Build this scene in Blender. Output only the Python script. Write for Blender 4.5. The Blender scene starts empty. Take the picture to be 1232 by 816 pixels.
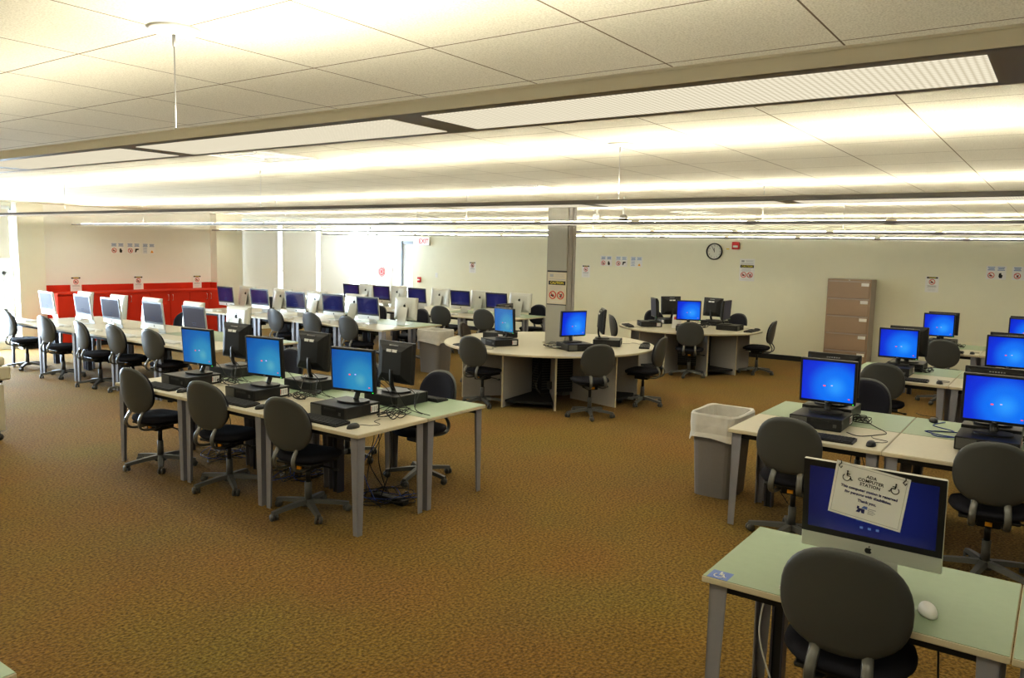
import bpy, bmesh, math, random
from math import pi, sin, cos, radians as R
from mathutils import Vector, Matrix
random.seed(4)
COL = bpy.context.scene.collection

# ------------------------------------------------------------------ materials
def nmat(name):
    m = bpy.data.materials.new(name); m.use_nodes = True
    nt = m.node_tree; nt.nodes.clear()
    out = nt.nodes.new('ShaderNodeOutputMaterial')
    return m, nt, out

def mat(name, col, rough=.5, metal=0., spec=.5, noise=0., nscale=40., bump=0., coat=0.):
    m, nt, out = nmat(name)
    b = nt.nodes.new('ShaderNodeBsdfPrincipled')
    b.inputs['Base Color'].default_value = (*col, 1); b.inputs['Roughness'].default_value = rough
    b.inputs['Metallic'].default_value = metal; b.inputs['Specular IOR Level'].default_value = spec
    b.inputs['Coat Weight'].default_value = coat
    nt.links.new(b.outputs[0], out.inputs[0])
    if noise or bump:
        tc = nt.nodes.new('ShaderNodeTexCoord')
        n = nt.nodes.new('ShaderNodeTexNoise'); n.inputs['Scale'].default_value = nscale; n.inputs['Detail'].default_value = 3
        nt.links.new(tc.outputs['Object'], n.inputs['Vector'])
        if noise:
            mx = nt.nodes.new('ShaderNodeMix'); mx.data_type = 'RGBA'
            mx.inputs[6].default_value = (*[c * (1 - noise) for c in col], 1)
            mx.inputs[7].default_value = (*[min(1, c * (1 + noise)) for c in col], 1)
            nt.links.new(n.outputs['Fac'], mx.inputs[0]); nt.links.new(mx.outputs[2], b.inputs['Base Color'])
        if bump:
            bp = nt.nodes.new('ShaderNodeBump'); bp.inputs['Strength'].default_value = bump; bp.inputs['Distance'].default_value = .002
            nt.links.new(n.outputs['Fac'], bp.inputs['Height']); nt.links.new(bp.outputs[0], b.inputs['Normal'])
    return m

def emis(name, col, s):
    m, nt, out = nmat(name)
    e = nt.nodes.new('ShaderNodeEmission'); e.inputs[0].default_value = (*col, 1); e.inputs[1].default_value = s
    nt.links.new(e.outputs[0], out.inputs[0]); return m

def screen_mat(name, stops, strength, centre=(-.10, -.08), gloss=.25, rad=.30):
    """lit display: radial gradient wallpaper under a faint glossy surface"""
    m, nt, out = nmat(name)
    tc = nt.nodes.new('ShaderNodeTexCoord'); mp = nt.nodes.new('ShaderNodeMapping')
    mp.inputs['Location'].default_value = (0, -centre[0] / rad, -centre[1] / rad)
    mp.inputs['Scale'].default_value = (0, 1 / rad, 1 / rad)
    g = nt.nodes.new('ShaderNodeTexGradient'); g.gradient_type = 'SPHERICAL'
    cr = nt.nodes.new('ShaderNodeValToRGB'); cr.color_ramp.interpolation = 'EASE'
    el = cr.color_ramp.elements
    el[0].position = stops[0][0]; el[0].color = (*stops[0][1], 1)
    el[1].position = stops[-1][0]; el[1].color = (*stops[-1][1], 1)
    for p, c in stops[1:-1]:
        e = el.new(p); e.color = (*c, 1)
    b = nt.nodes.new('ShaderNodeBsdfPrincipled')
    b.inputs['Base Color'].default_value = (.01, .01, .015, 1); b.inputs['Roughness'].default_value = gloss
    b.inputs['Emission Strength'].default_value = strength
    nt.links.new(tc.outputs['Object'], mp.inputs[0]); nt.links.new(mp.outputs[0], g.inputs[0])
    nt.links.new(g.outputs['Fac'], cr.inputs[0]); nt.links.new(cr.outputs[0], b.inputs['Emission Color'])
    nt.links.new(b.outputs[0], out.inputs[0]); return m

M = {}
M['shell'] = mat('grey_plastic', (.064, .067, .068), .38, noise=.06, nscale=300, bump=.08)
M['fabric'] = mat('charcoal_fabric', (.022, .022, .030), .95, spec=.2, noise=.35, nscale=350, bump=.5)
M['brownfab'] = mat('brown_fabric', (.05, .04, .034), .95, spec=.2, noise=.3, nscale=350, bump=.5)
M['blackp'] = mat('black_plastic', (.012, .012, .013), .42, noise=.1, nscale=120)
M['blackm'] = mat('black_matte', (.008, .008, .009), .7)
M['frame'] = mat('grey_frame', (.13, .13, .125), .35, metal=.2, noise=.05, nscale=60)
M['bar'] = mat('grey_bar', (.12, .12, .112), .3, metal=.3)
M['base'] = mat('base_grey', (.075, .075, .072), .45, noise=.08, nscale=80)
M['cream'] = mat('cream_laminate', (.54, .50, .39), .38, noise=.05, nscale=30)
M['green'] = mat('sage_laminate', (.27, .35, .235), .38, noise=.06, nscale=25)
M['edge'] = mat('edge_band', (.52, .47, .35), .5)
M['leg'] = mat('desk_leg_grey', (.23, .23, .265), .45, noise=.05, nscale=40)  # blue cast of window daylight mixed into the grey
M['channel'] = mat('dark_blue_grey_channel', (.05, .05, .075), .4)
M['panelw'] = mat('grey_laminate', (.50, .49, .48), .5, noise=.04, nscale=40)
M['alu'] = mat('brushed_aluminium', (.66, .66, .63), .32, metal=.55)
M['white'] = mat('white_plastic', (.8, .8, .77), .35)
M['board'] = mat('cream_board', (.60, .57, .48), .6)
M['paper'] = mat('white_paper', (.82, .82, .80), .8)
M['laminate'] = mat('glossy_laminated_paper', (.62, .55, .42), .22)
M['ink'] = mat('black_ink', (.012, .012, .014), .6)
M['navy'] = mat('navy_ink', (.03, .03, .14), .6)
M['bluepic'] = mat('blue_picture', (.22, .32, .52), .6)
M['greyink'] = mat('grey_ink', (.38, .38, .40), .7)
M['palegrey'] = mat('pale_ink', (.60, .60, .60), .7)
M['redink'] = mat('red_ink', (.62, .06, .05), .6)
M['yellow'] = mat('yellow_ink', (.80, .66, .05), .6)
M['orange'] = mat('orange_ink', (.85, .42, .03), .6)
M['accblue'] = mat('access_blue', (.12, .19, .50), .5)
M['red'] = mat('red_cabinet', (.50, .032, .012), .6, spec=.2, noise=.04, nscale=10)
M['redp'] = mat('red_plastic', (.55, .01, .015), .35)
M['steel'] = mat('steel', (.55, .55, .55), .3, metal=.9)
M['bin'] = mat('grey_bin_plastic', (.17, .16, .16), .5, noise=.06, nscale=60)
M['liner'] = mat('white_bin_liner', (.60, .58, .54), .45, noise=.15, nscale=14, bump=.6)
M['cab'] = mat('putty_brown_metal', (.31, .225, .165), .42, noise=.03, nscale=80)
M['cabside'] = mat('mauve_grey_metal', (.38, .32, .29), .42, noise=.03, nscale=80)
M['wall'] = mat('painted_wall', (.82, .81, .66), .85, spec=.25, noise=.02, nscale=6)
M['wallw'] = mat('painted_wall_tan', (.81, .81, .76), .85, spec=.25, noise=.02, nscale=6)
M['pier'] = mat('painted_pier', (.74, .72, .62), .85, spec=.25, noise=.02, nscale=6)
M['pillar'] = mat('pillar_paint', (.37, .35, .29), .6, noise=.03, nscale=8)
M['pillarside'] = mat('pillar_cover', (.40, .38, .37), .6, noise=.03, nscale=8)
M['base_b'] = mat('black_rubber_base', (.01, .01, .01), .6)
M['lum'] = mat('luminaire_grey', (.40, .375, .34), .45)
M['lumshade'] = mat('luminaire_shaded_side', (.20, .19, .20), .5)  # side colour of the farther rows, with their shade put into it
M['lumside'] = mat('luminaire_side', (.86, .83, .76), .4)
M['winframe'] = mat('white_window_frame', (.80, .82, .84), .4)
M['doorgrey'] = mat('grey_door_frame', (.30, .33, .38), .4)
M['beige'] = mat('beige_machine_plastic', (.58, .54, .42), .45, noise=.04, nscale=40)
M['bluecord'] = mat('blue_cord', (.02, .05, .25), .45)
M['blackcord'] = mat('black_cord', (.008, .008, .009), .45)
M['whitecord'] = mat('white_cord', (.6, .6, .58), .4)
M['clockface'] = mat('clock_face', (.72, .72, .66), .5)
def louvre_mat():
    m, nt, out = nmat('lit_louvre'); L = nt.links.new
    tc = nt.nodes.new('ShaderNodeTexCoord'); v = nt.nodes.new('ShaderNodeTexVoronoi'); v.inputs['Scale'].default_value = 85; v.inputs['Randomness'].default_value = 0
    L(tc.outputs['Object'], v.inputs['Vector'])
    cr = nt.nodes.new('ShaderNodeValToRGB'); e = cr.color_ramp.elements
    e[0].position = .25; e[0].color = (1, .92, .72, 1); e[1].position = .6; e[1].color = (.66, .58, .42, 1)
    L(v.outputs['Distance'], cr.inputs[0])
    em = nt.nodes.new('ShaderNodeEmission'); em.inputs[1].default_value = .66
    L(cr.outputs[0], em.inputs[0]); L(em.outputs[0], out.inputs[0]); return m
M['tubedim'] = emis('dimmed_fluorescent_tube', (1, .93, .74), 36)  # same kind of tube, set weaker to darken the ceiling at near left
M['tube'] = emis('fluorescent_tube', (1, .94, .76), 88)
M['diff'] = louvre_mat()
M['exitface'] = emis('exit_face', (1, .95, .92), .9)
M['exitred'] = emis('exit_red_letters', (.60, .0, .01), .8)
M['led'] = emis('green_led', (.05, .9, .1), 1.5)
M['dotr'] = emis('red_tile', (.75, .10, .14), 1.0)
M['dotl'] = emis('lilac_tile', (.45, .40, .85), 1.0)
M['dotg'] = emis('teal_tile', (.05, .55, .60), 1.0)
M['dotb'] = emis('pale_blue_tile', (.22, .35, .65), .28)
M['scr_blue'] = screen_mat('blue_wallpaper', [(0, (.0, .006, .42)), (.35, (.0, .03, .58)), (.7, (.003, .16, .76)), (1, (.03, .30, .84))], .80, centre=(-.06, -.04), rad=.36)
M['scr_teal'] = screen_mat('teal_wallpaper', [(0, (.002, .06, .28)), (.4, (.004, .12, .38)), (.8, (.03, .24, .43)), (1, (.09, .34, .44))], .80, centre=(-.08, -.07), rad=.38)
M['scr_dark'] = screen_mat('dark_login', [(0, (.010, .010, .055)), (.7, (.016, .018, .09)), (1, (.026, .026, .10))], .8, centre=(0, 0), gloss=.08)
M['scr_navy'] = screen_mat('navy_login', [(0, (.006, .010, .07)), (.6, (.012, .020, .13)), (1, (.02, .032, .17))], .46, centre=(0, 0), gloss=.15)
M['scr_off'] = mat('dark_glossy_glass', (.085, .085, .12), .4, spec=.01)

# carpet: speckled loop pile
def carpet():
    m, nt, out = nmat('brown_carpet'); L = nt.links.new
    b = nt.nodes.new('ShaderNodeBsdfPrincipled'); b.inputs['Roughness'].default_value = .95
    b.inputs['Specular IOR Level'].default_value = .15; b.inputs['Sheen Weight'].default_value = .05; b.inputs['Sheen Roughness'].default_value = .5
    tc = nt.nodes.new('ShaderNodeTexCoord')
    v = nt.nodes.new('ShaderNodeTexVoronoi'); v.inputs['Scale'].default_value = 75
    n = nt.nodes.new('ShaderNodeTexNoise'); n.inputs['Scale'].default_value = 55; n.inputs['Detail'].default_value = 4
    n2 = nt.nodes.new('ShaderNodeTexNoise'); n2.inputs['Scale'].default_value = 1.1; n2.inputs['Detail'].default_value = 2
    for q in (v, n, n2): L(tc.outputs['Object'], q.inputs['Vector'])
    cr = nt.nodes.new('ShaderNodeValToRGB'); e = cr.color_ramp.elements
    e[0].position = .30; e[0].color = (.080, .044, .0065, 1); e[1].position = .72; e[1].color = (.315, .195, .046, 1)
    L(n.outputs['Fac'], cr.inputs[0])
    mx = nt.nodes.new('ShaderNodeMix'); mx.data_type = 'RGBA'; mx.blend_type = 'MULTIPLY'; mx.inputs[0].default_value = .3
    L(cr.outputs[0], mx.inputs[6]); L(n2.outputs['Color'], mx.inputs[7])
    L(mx.outputs[2], b.inputs['Base Color'])
    bp = nt.nodes.new('ShaderNodeBump'); bp.inputs['Strength'].default_value = .9; bp.inputs['Distance'].default_value = .006
    L(v.outputs['Distance'], bp.inputs['Height']); L(bp.outputs[0], b.inputs['Normal'])
    L(b.outputs[0], out.inputs[0]); return m
M['carpet'] = carpet()

# suspended ceiling: 0.605 m tiles with thin dark joints and fissured speckle
TILE = .605
def ceiling_mat():
    m, nt, out = nmat('ceiling_tiles'); L = nt.links.new
    b = nt.nodes.new('ShaderNodeBsdfPrincipled'); b.inputs['Roughness'].default_value = .9; b.inputs['Specular IOR Level'].default_value = .2
    tc = nt.nodes.new('ShaderNodeTexCoord'); sx = nt.nodes.new('ShaderNodeSeparateXYZ'); L(tc.outputs['Object'], sx.inputs[0])
    def mth(op, a, bb=None):
        k = nt.nodes.new('ShaderNodeMath'); k.operation = op
        for i, q in enumerate((a, bb)):
            if q is None: continue
            if isinstance(q, (int, float)): k.inputs[i].default_value = q
            else: L(q, k.inputs[i])
        return k.outputs[0]
    def line(c, off):
        f = mth('FRACT', mth('DIVIDE', mth('SUBTRACT', c, off - TILE * 40), TILE))
        return mth('LESS_THAN', mth('ABSOLUTE', mth('SUBTRACT', f, .5)), .5 - .0055), f
    lx, _ = line(sx.outputs[0], 1.52); ly, _ = line(sx.outputs[1], .665)
    tile = mth('MULTIPLY', lx, ly)
    n = nt.nodes.new('ShaderNodeTexNoise'); n.inputs['Scale'].default_value = 160; n.inputs['Detail'].default_value = 2
    L(tc.outputs['Object'], n.inputs['Vector'])
    cr = nt.nodes.new('ShaderNodeValToRGB'); e = cr.color_ramp.elements
    e[0].position = .33; e[0].color = (.60, .565, .47, 1); e[1].position = .6; e[1].color = (.76, .725, .62, 1)
    L(n.outputs['Fac'], cr.inputs[0])
    mx = nt.nodes.new('ShaderNodeMix'); mx.data_type = 'RGBA'; mx.inputs[6].default_value = (.17, .125, .08, 1)
    L(tile, mx.inputs[0]); L(cr.outputs[0], mx.inputs[7]); L(mx.outputs[2], b.inputs['Base Color'])
    L(b.outputs[0], out.inputs[0]); return m
M['ceiling'] = ceiling_mat()

def shade_mat():
    m, nt, out = nmat('roller_shade_cloth'); L = nt.links.new
    d = nt.nodes.new('ShaderNodeBsdfDiffuse'); d.inputs[0].default_value = (.74, .70, .62, 1)
    t = nt.nodes.new('ShaderNodeBsdfTranslucent'); t.inputs[0].default_value = (.74, .72, .66, 1)
    w = nt.nodes.new('ShaderNodeTexWave'); w.inputs['Scale'].default_value = 60
    mx = nt.nodes.new('ShaderNodeMixShader'); mx.inputs[0].default_value = .10
    L(d.outputs[0], mx.inputs[1]); L(t.outputs[0], mx.inputs[2]); L(mx.outputs[0], out.inputs[0]); return m
M['shade'] = shade_mat()
def glass_mat():
    m, nt, out = nmat('window_glass'); L = nt.links.new
    t = nt.nodes.new('ShaderNodeBsdfTransparent'); g = nt.nodes.new('ShaderNodeBsdfGlossy'); g.inputs['Roughness'].default_value = .02
    mx = nt.nodes.new('ShaderNodeMixShader'); mx.inputs[0].default_value = .06
    L(t.outputs[0], mx.inputs[1]); L(g.outputs[0], mx.inputs[2]); L(mx.outputs[0], out.inputs[0]); return m
M['glass'] = glass_mat()

# ------------------------------------------------------------------ mesh builder
class MB:
    def __init__(s): s.v = []; s.f = []; s.m = []; s.s = []; s.mats = []
    def mi(s, name):
        if name not in s.mats: s.mats.append(name)
        return s.mats.index(name)
    def add(s, vs, fs, m, smooth=False, T=None):
        o = len(s.v); k = s.mi(m)
        for v in vs: s.v.append(tuple(T @ Vector(v)) if T else tuple(v))
        for f in fs: s.f.append(tuple(i + o for i in f)); s.m.append(k); s.s.append(smooth)
        return s
    def bm(s, bm, m, smooth=False, T=None):
        bm.verts.index_update()
        s.add([v.co[:] for v in bm.verts], [[v.index for v in f.verts] for f in bm.faces], m, smooth, T); bm.free(); return s
    def box(s, lo, hi, m, bev=0., seg=2, T=None):
        lo = Vector(lo); hi = Vector(hi)
        if bev <= 0:
            x0, y0, z0 = lo; x1, y1, z1 = hi
            return s.add([(x0,y0,z0),(x1,y0,z0),(x1,y1,z0),(x0,y1,z0),(x0,y0,z1),(x1,y0,z1),(x1,y1,z1),(x0,y1,z1)],
                [(3,2,1,0),(4,5,6,7),(0,1,5,4),(1,2,6,5),(2,3,7,6),(3,0,4,7)], m, False, T)
        b = bmesh.new(); bmesh.ops.create_cube(b, size=1)
        c = (lo + hi) / 2; d = hi - lo
        for v in b.verts: v.co = Vector((v.co.x * d.x, v.co.y * d.y, v.co.z * d.z)) + c
        bmesh.ops.bevel(b, geom=list(b.edges), offset=bev, segments=seg, profile=.5, affect='EDGES')
        return s.bm(b, m, False, T)
    def prism(s, pts, z0, z1, m, T=None, smooth=False):
        n = len(pts)
        vs = [(p[0], p[1], z0) for p in pts] + [(p[0], p[1], z1) for p in pts]
        fs = [tuple(range(n))[::-1], tuple(range(n, 2 * n))] + [(i, (i + 1) % n, n + (i + 1) % n, n + i) for i in range(n)]
        return s.add(vs, fs, m, smooth, T)
    def lathe(s, prof, m, seg=24, T=None, smooth=True):
        vs = []; fs = []; n = len(prof)
        for k in range(seg):
            a = 2 * pi * k / seg
            for r, z in prof: vs.append((r * cos(a), r * sin(a), z))
        for k in range(seg):
            k2 = (k + 1) % seg
            for i in range(n - 1): fs.append((k * n + i, k2 * n + i, k2 * n + i + 1, k * n + i + 1))
        ring = prof[0] == prof[-1]
        if prof[0][0] > 1e-6 and not ring: fs.append(tuple(k * n for k in range(seg))[::-1])
        if prof[-1][0] > 1e-6 and not ring: fs.append(tuple(k * n + n - 1 for k in range(seg)))
        return s.add(vs, fs, m, smooth, T)
    def cyl(s, a, b, r, m, seg=16, r2=None, smooth=True):
        a = Vector(a); b = Vector(b); d = b - a
        T = Matrix.Translation(a) @ d.to_track_quat('Z', 'Y').to_matrix().to_4x4()
        return s.lathe([(0, 0), (r, 0), (r if r2 is None else r2, d.length), (0, d.length)], m, seg, T, smooth)
    def tube(s, pts, r, m, seg=8, flat=1., up=(0, 0, 1)):
        """tube along a polyline; flat squashes it across 'up'"""
        P = [Vector(p) for p in pts]; n = len(P); vs = []; fs = []
        ref = Vector(up)
        for i, p in enumerate(P):
            t = (P[min(i + 1, n - 1)] - P[max(i - 1, 0)]).normalized()
            a = t.cross(ref)
            if a.length < 1e-4: a = t.cross(Vector((1, 0, 0)))
            a.normalize(); b = a.cross(t).normalized()
            for k in range(seg):
                q = 2 * pi * k / seg
                vs.append(p + a * (cos(q) * r) + b * (sin(q) * r * flat))
        for i in range(n - 1):
            for k in range(seg):
                k2 = (k + 1) % seg
                fs.append((i * seg + k, i * seg + k2, (i + 1) * seg + k2, (i + 1) * seg + k))
        fs.append(tuple(range(seg))[::-1]); fs.append(tuple(range((n - 1) * seg, n * seg)))
        return s.add(vs, fs, m, True)
    def text(s, txt, size, m, T, align='CENTER', depth=.0006, bold=0.):
        """lettering: glyph outlines turned to mesh, lying in the XY plane of T"""
        c = bpy.data.curves.new('t', 'FONT'); c.body = txt; c.size = size; c.align_x = align; c.align_y = 'CENTER'
        c.extrude = depth; c.offset = bold; c.resolution_u = 2
        o = bpy.data.objects.new('t', c); COL.objects.link(o)
        dg = bpy.context.evaluated_depsgraph_get(); me = o.evaluated_get(dg).to_mesh()
        s.add([v.co[:] for v in me.vertices], [tuple(p.vertices) for p in me.polygons], m, False, T)
        o.evaluated_get(dg).to_mesh_clear(); bpy.data.objects.remove(o); bpy.data.curves.remove(c); return s
    def mesh(s, name):
        me = bpy.data.meshes.new(name); me.from_pydata(s.v, [], s.f)
        for n in s.mats: me.materials.append(M[n])
        me.polygons.foreach_set('material_index', s.m); me.polygons.foreach_set('use_smooth', s.s)
        me.update(); return me

def smooth_pts(pts, n=4):
    P = [Vector(p) for p in pts]; out = []
    for i in range(len(P) - 1):
        p0 = P[max(i - 1, 0)]; p1 = P[i]; p2 = P[i + 1]; p3 = P[min(i + 2, len(P) - 1)]
        for k in range(n):
            t = k / n
            out.append(.5 * ((2 * p1) + (-p0 + p2) * t + (2 * p0 - 5 * p1 + 4 * p2 - p3) * t * t + (-p0 + 3 * p1 - 3 * p2 + p3) * t ** 3))
    out.append(P[-1]); return out

# ------------------------------------------------------------------ objects
def setp(o, label=None, cat=None, group=None, kind=None):
    if label: o['label'] = label
    if cat: o['category'] = cat
    if group: o['group'] = group
    if kind: o['kind'] = kind
    return o
def obj(name, mb, parent=None, loc=(0, 0, 0), rotz=0, **k):
    o = bpy.data.objects.new(name, mb.mesh(name) if isinstance(mb, MB) else mb); COL.objects.link(o)
    o.location = loc; o.rotation_euler = (0, 0, rotz); o.parent = parent
    return setp(o, **k)
def thing(name, label, cat, loc=(0, 0, 0), rotz=0, group=None):
    o = bpy.data.objects.new(name, None); o.empty_display_size = .1; COL.objects.link(o)
    o.location = loc; o.rotation_euler = (0, 0, rotz); return setp(o, label, cat, group)
def struct(name, mb, parent=None, **k): return obj(name, mb, parent, kind='structure', **k)
def dup(root, loc, rotz, label, group=None):
    """a copy of a thing with its parts and sub-parts, sharing mesh data"""
    r = root.copy(); COL.objects.link(r); r.location = loc; r.rotation_euler = (0, 0, rotz); r['label'] = label
    if group: r['group'] = group
    for ch in root.children:
        c = ch.copy(); COL.objects.link(c); c.parent = r
        for g in ch.children:
            d = g.copy(); COL.objects.link(d); d.parent = c
    return r
class Proto:
    """first placement builds the thing, every later one copies it"""
    def __init__(s, make): s.make = make; s.root = None
    def __call__(s, loc, rotz, label, group=None):
        if s.root is None:
            s.root = s.make(); s.root.location = loc; s.root.rotation_euler = (0, 0, rotz); s.root['label'] = label
            if group: s.root['group'] = group
            return s.root
        return dup(s.root, loc, rotz, label, group)

# ================================================================== CAMERA
CAM_H = 2.0237; F = 943.48
yaw, pitch, roll = R(35.255), R(6.363), R(-1.2995)
fw = Vector((cos(yaw) * cos(pitch), sin(yaw) * cos(pitch), -sin(pitch)))
r0 = Vector((sin(yaw), -cos(yaw), 0)); d0 = fw.cross(r0)
rr = cos(roll) * r0 + sin(roll) * d0; dd = -sin(roll) * r0 + cos(roll) * d0
cam = bpy.data.cameras.new('camera'); co = bpy.data.objects.new('camera', cam); COL.objects.link(co)
mw = Matrix((rr, -dd, -fw)).transposed().to_4x4(); mw.translation = (0, 0, CAM_H); co.matrix_world = mw
cam.sensor_fit = 'HORIZONTAL'; cam.sensor_width = 36; cam.lens = F / 1232 * 36; cam.clip_start = .05
bpy.context.scene.camera = co

# ================================================================== ROOM SHELL
XB, YL, YR, XF, CZ = 15.76, 16.05, -3.2, -4.4, 2.72
struct('floor', MB().box((XF, YR, -.1), (XB + .2, YL + .2, 0), 'carpet'))
struct('ceiling', MB().box((XF, YR, CZ), (XB + .2, YL + .2, CZ + .1), 'ceiling'))
# back wall: solid to the door, glazed from the door to the corner
b = MB(); b.box((XB, YR, 0), (XB + .15, 14.46, CZ), 'wall'); b.box((XB, 14.46, 2.24), (XB + .15, YL + .15, CZ), 'wall')
b.box((XB, 15.98, 0), (XB + .15, YL + .15, 2.24), 'pier'); struct('wall_back', b)
# left wall: piers, tan niche wall behind the red cabinet, strips above and below the glazing
b = MB(); b.box((XF, YL, 0), (3.4, YL + .15, CZ), 'pier'); b.box((3.4, YL, 2.62), (6.6, YL + .15, CZ), 'pier')
b.box((3.4, YL, 0), (6.6, YL + .15, .12), 'pier')
b.box((6.58, YL, 0), (7.04, YL + .15, CZ), 'pier'); b.box((7.04, YL, 0), (10.70, YL + .15, CZ), 'wallw')
b.box((10.70, YL, 0), (11.38, YL + .15, CZ), 'pier')
b.box((11.38, YL, 0), (XB, YL + .15, .75), 'pier'); b.box((11.38, YL, 2.62), (XB, YL + .15, CZ), 'pier'); struct('wall_left', b)
struct('trim_1', MB().box((6.58, YL - .22, 0), (7.04, YL, CZ), 'pier'))
struct('trim_2', MB().box((10.70, YL - .24, 0), (11.38, YL, CZ), 'wallw').box((10.701, YL - .242, 0), (11.381, YL - .24, CZ), 'pier'))
struct('wall_right', MB().box((XF, YR - .15, 0), (XB + .2, YR, CZ), 'wall'))
struct('wall_front', MB().box((XF - .15, YR - .15, 0), (XF, YL + .15, CZ), 'wall'))
struct('baseboard_back', MB().box((XB - .012, YR, 0), (XB, 14.46, .10), 'base_b'))
struct('baseboard_left', MB().box((10.7, YL - .253, 0), (11.38, YL - .242, .10), 'base_b').box((6.6, YL - .232, 0), (7.04, YL - .22, .1), 'base_b'))
# pillar with a wiring cover on the right face
b = MB(); b.box((9.42, 5.75, 0), (9.64, 6.08, CZ), 'pillar'); b.box((9.44, 5.73, 0), (9.62, 5.75, CZ), 'pillarside'); b.box((9.53, 5.716, 0), (9.56, 5.731, CZ), 'pillarside')
struct('pillar', b, label='square grey pillar rising through the round table')

def window(n, x0, x1, z0, z1, rails=(), posts=(), y=YL + .05):
    f = MB(); t = .05
    f.box((x0, y - .04, z0), (x0 + t, y + .04, z1), 'winframe'); f.box((x1 - t, y - .04, z0), (x1, y + .04, z1), 'winframe')
    f.box((x0, y - .04, z0), (x1, y + .04, z0 + t), 'winframe'); f.box((x0, y - .04, z1 - t), (x1, y + .04, z1), 'winframe')
    for z in rails: f.box((x0, y - .035, z - .03), (x1, y + .035, z + .03), 'winframe')
    for p in posts: f.box((p - .03, y - .035, z0), (p + .03, y + .035, z1), 'winframe')
    w = struct('window_%d' % n, f)
    obj('pane', MB().box((x0 + .02, y - .004, z0 + .02), (x1 - .02, y + .004, z1 - .02), 'glass'), w)
    return w
window(1, 3.4, 6.6, .12, 2.62, rails=(.72, 1.42), posts=(4.5, 5.5, 6.42))
window(2, 11.38, 12.61, .75, 2.62, rails=(1.42,)); window(3, 12.61, 13.81, .75, 2.62, rails=(1.42,))
window(4, 13.81, 14.93, .75, 2.62, rails=(1.42,)); window(5, 14.93, XB, .75, 2.62)
# glazed sidelight and exit door in the back wall
f = MB()
for (a, c, d, e) in ((14.90, 14.96, 0, 2.24), (15.92, 15.98, 0, 2.24), (14.96, 15.92, 2.18, 2.24), (14.96, 15.92, .0, .15)):
    f.box((XB + .02, a, d), (XB + .10, c, e), 'winframe')
w = struct('window_6', f); obj('pane', MB().box((XB + .055, 14.96, .15), (XB + .063, 15.92, 2.18), 'glass'), w)
f = MB(); f.box((XB - .02, 14.86, 0), (XB + .12, 14.92, 2.24), 'doorgrey'); f.box((XB + .0, 14.46, 2.16), (XB + .12, 14.86, 2.24), 'doorgrey')
dr = struct('door_1', f)
lf = MB()
for lo, hi in (((14.74, 0), (14.86, 2.16)), ((14.47, 0), (14.52, 2.16)), ((14.52, 1.98), (14.74, 2.16)), ((14.52, 0), (14.74, .9))):
    lf.box((XB + .03, lo[0], lo[1]), (XB + .08, hi[0], hi[1]), 'winframe')
lfo = obj('door_leaf', lf, dr)
obj('pane', MB().box((XB + .05, 14.52, .9), (XB + .056, 14.74, 1.98), 'glass'), lfo)
obj('push_bar', MB().box((XB - .03, 14.50, .98), (XB + .01, 14.84, 1.03), 'steel', .005), dr)

def shade(label, x0, x1, z0, y=YL - .05):
    t = thing('roller_shade', label, 'window shade', (0, 0, 0), group='cream roller shades')
    obj('shade_cloth', MB().box((x0, y - .002, z0), (x1, y + .002, 2.60), 'shade'), t)
    obj('bottom_bar', MB().box((x0, y - .01, z0 - .025), (x1, y + .01, z0), 'winframe'), t)
    obj('roller', MB().cyl((x0, y, 2.62), (x1, y, 2.62), .03, 'winframe'), t)
shade('cream roller shade half drawn on the window at far left of the photo', 3.42, 6.52, 1.70)
shade('cream roller shade, first right of the red cabinet, drawn down', 11.50, 12.53, .80)
shade('cream roller shade, second right of the red cabinet, drawn down', 12.67, 13.74, .80)
shade('cream roller shade, third right of the red cabinet, beside the bare window', 13.88, 14.90, .80)

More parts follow.
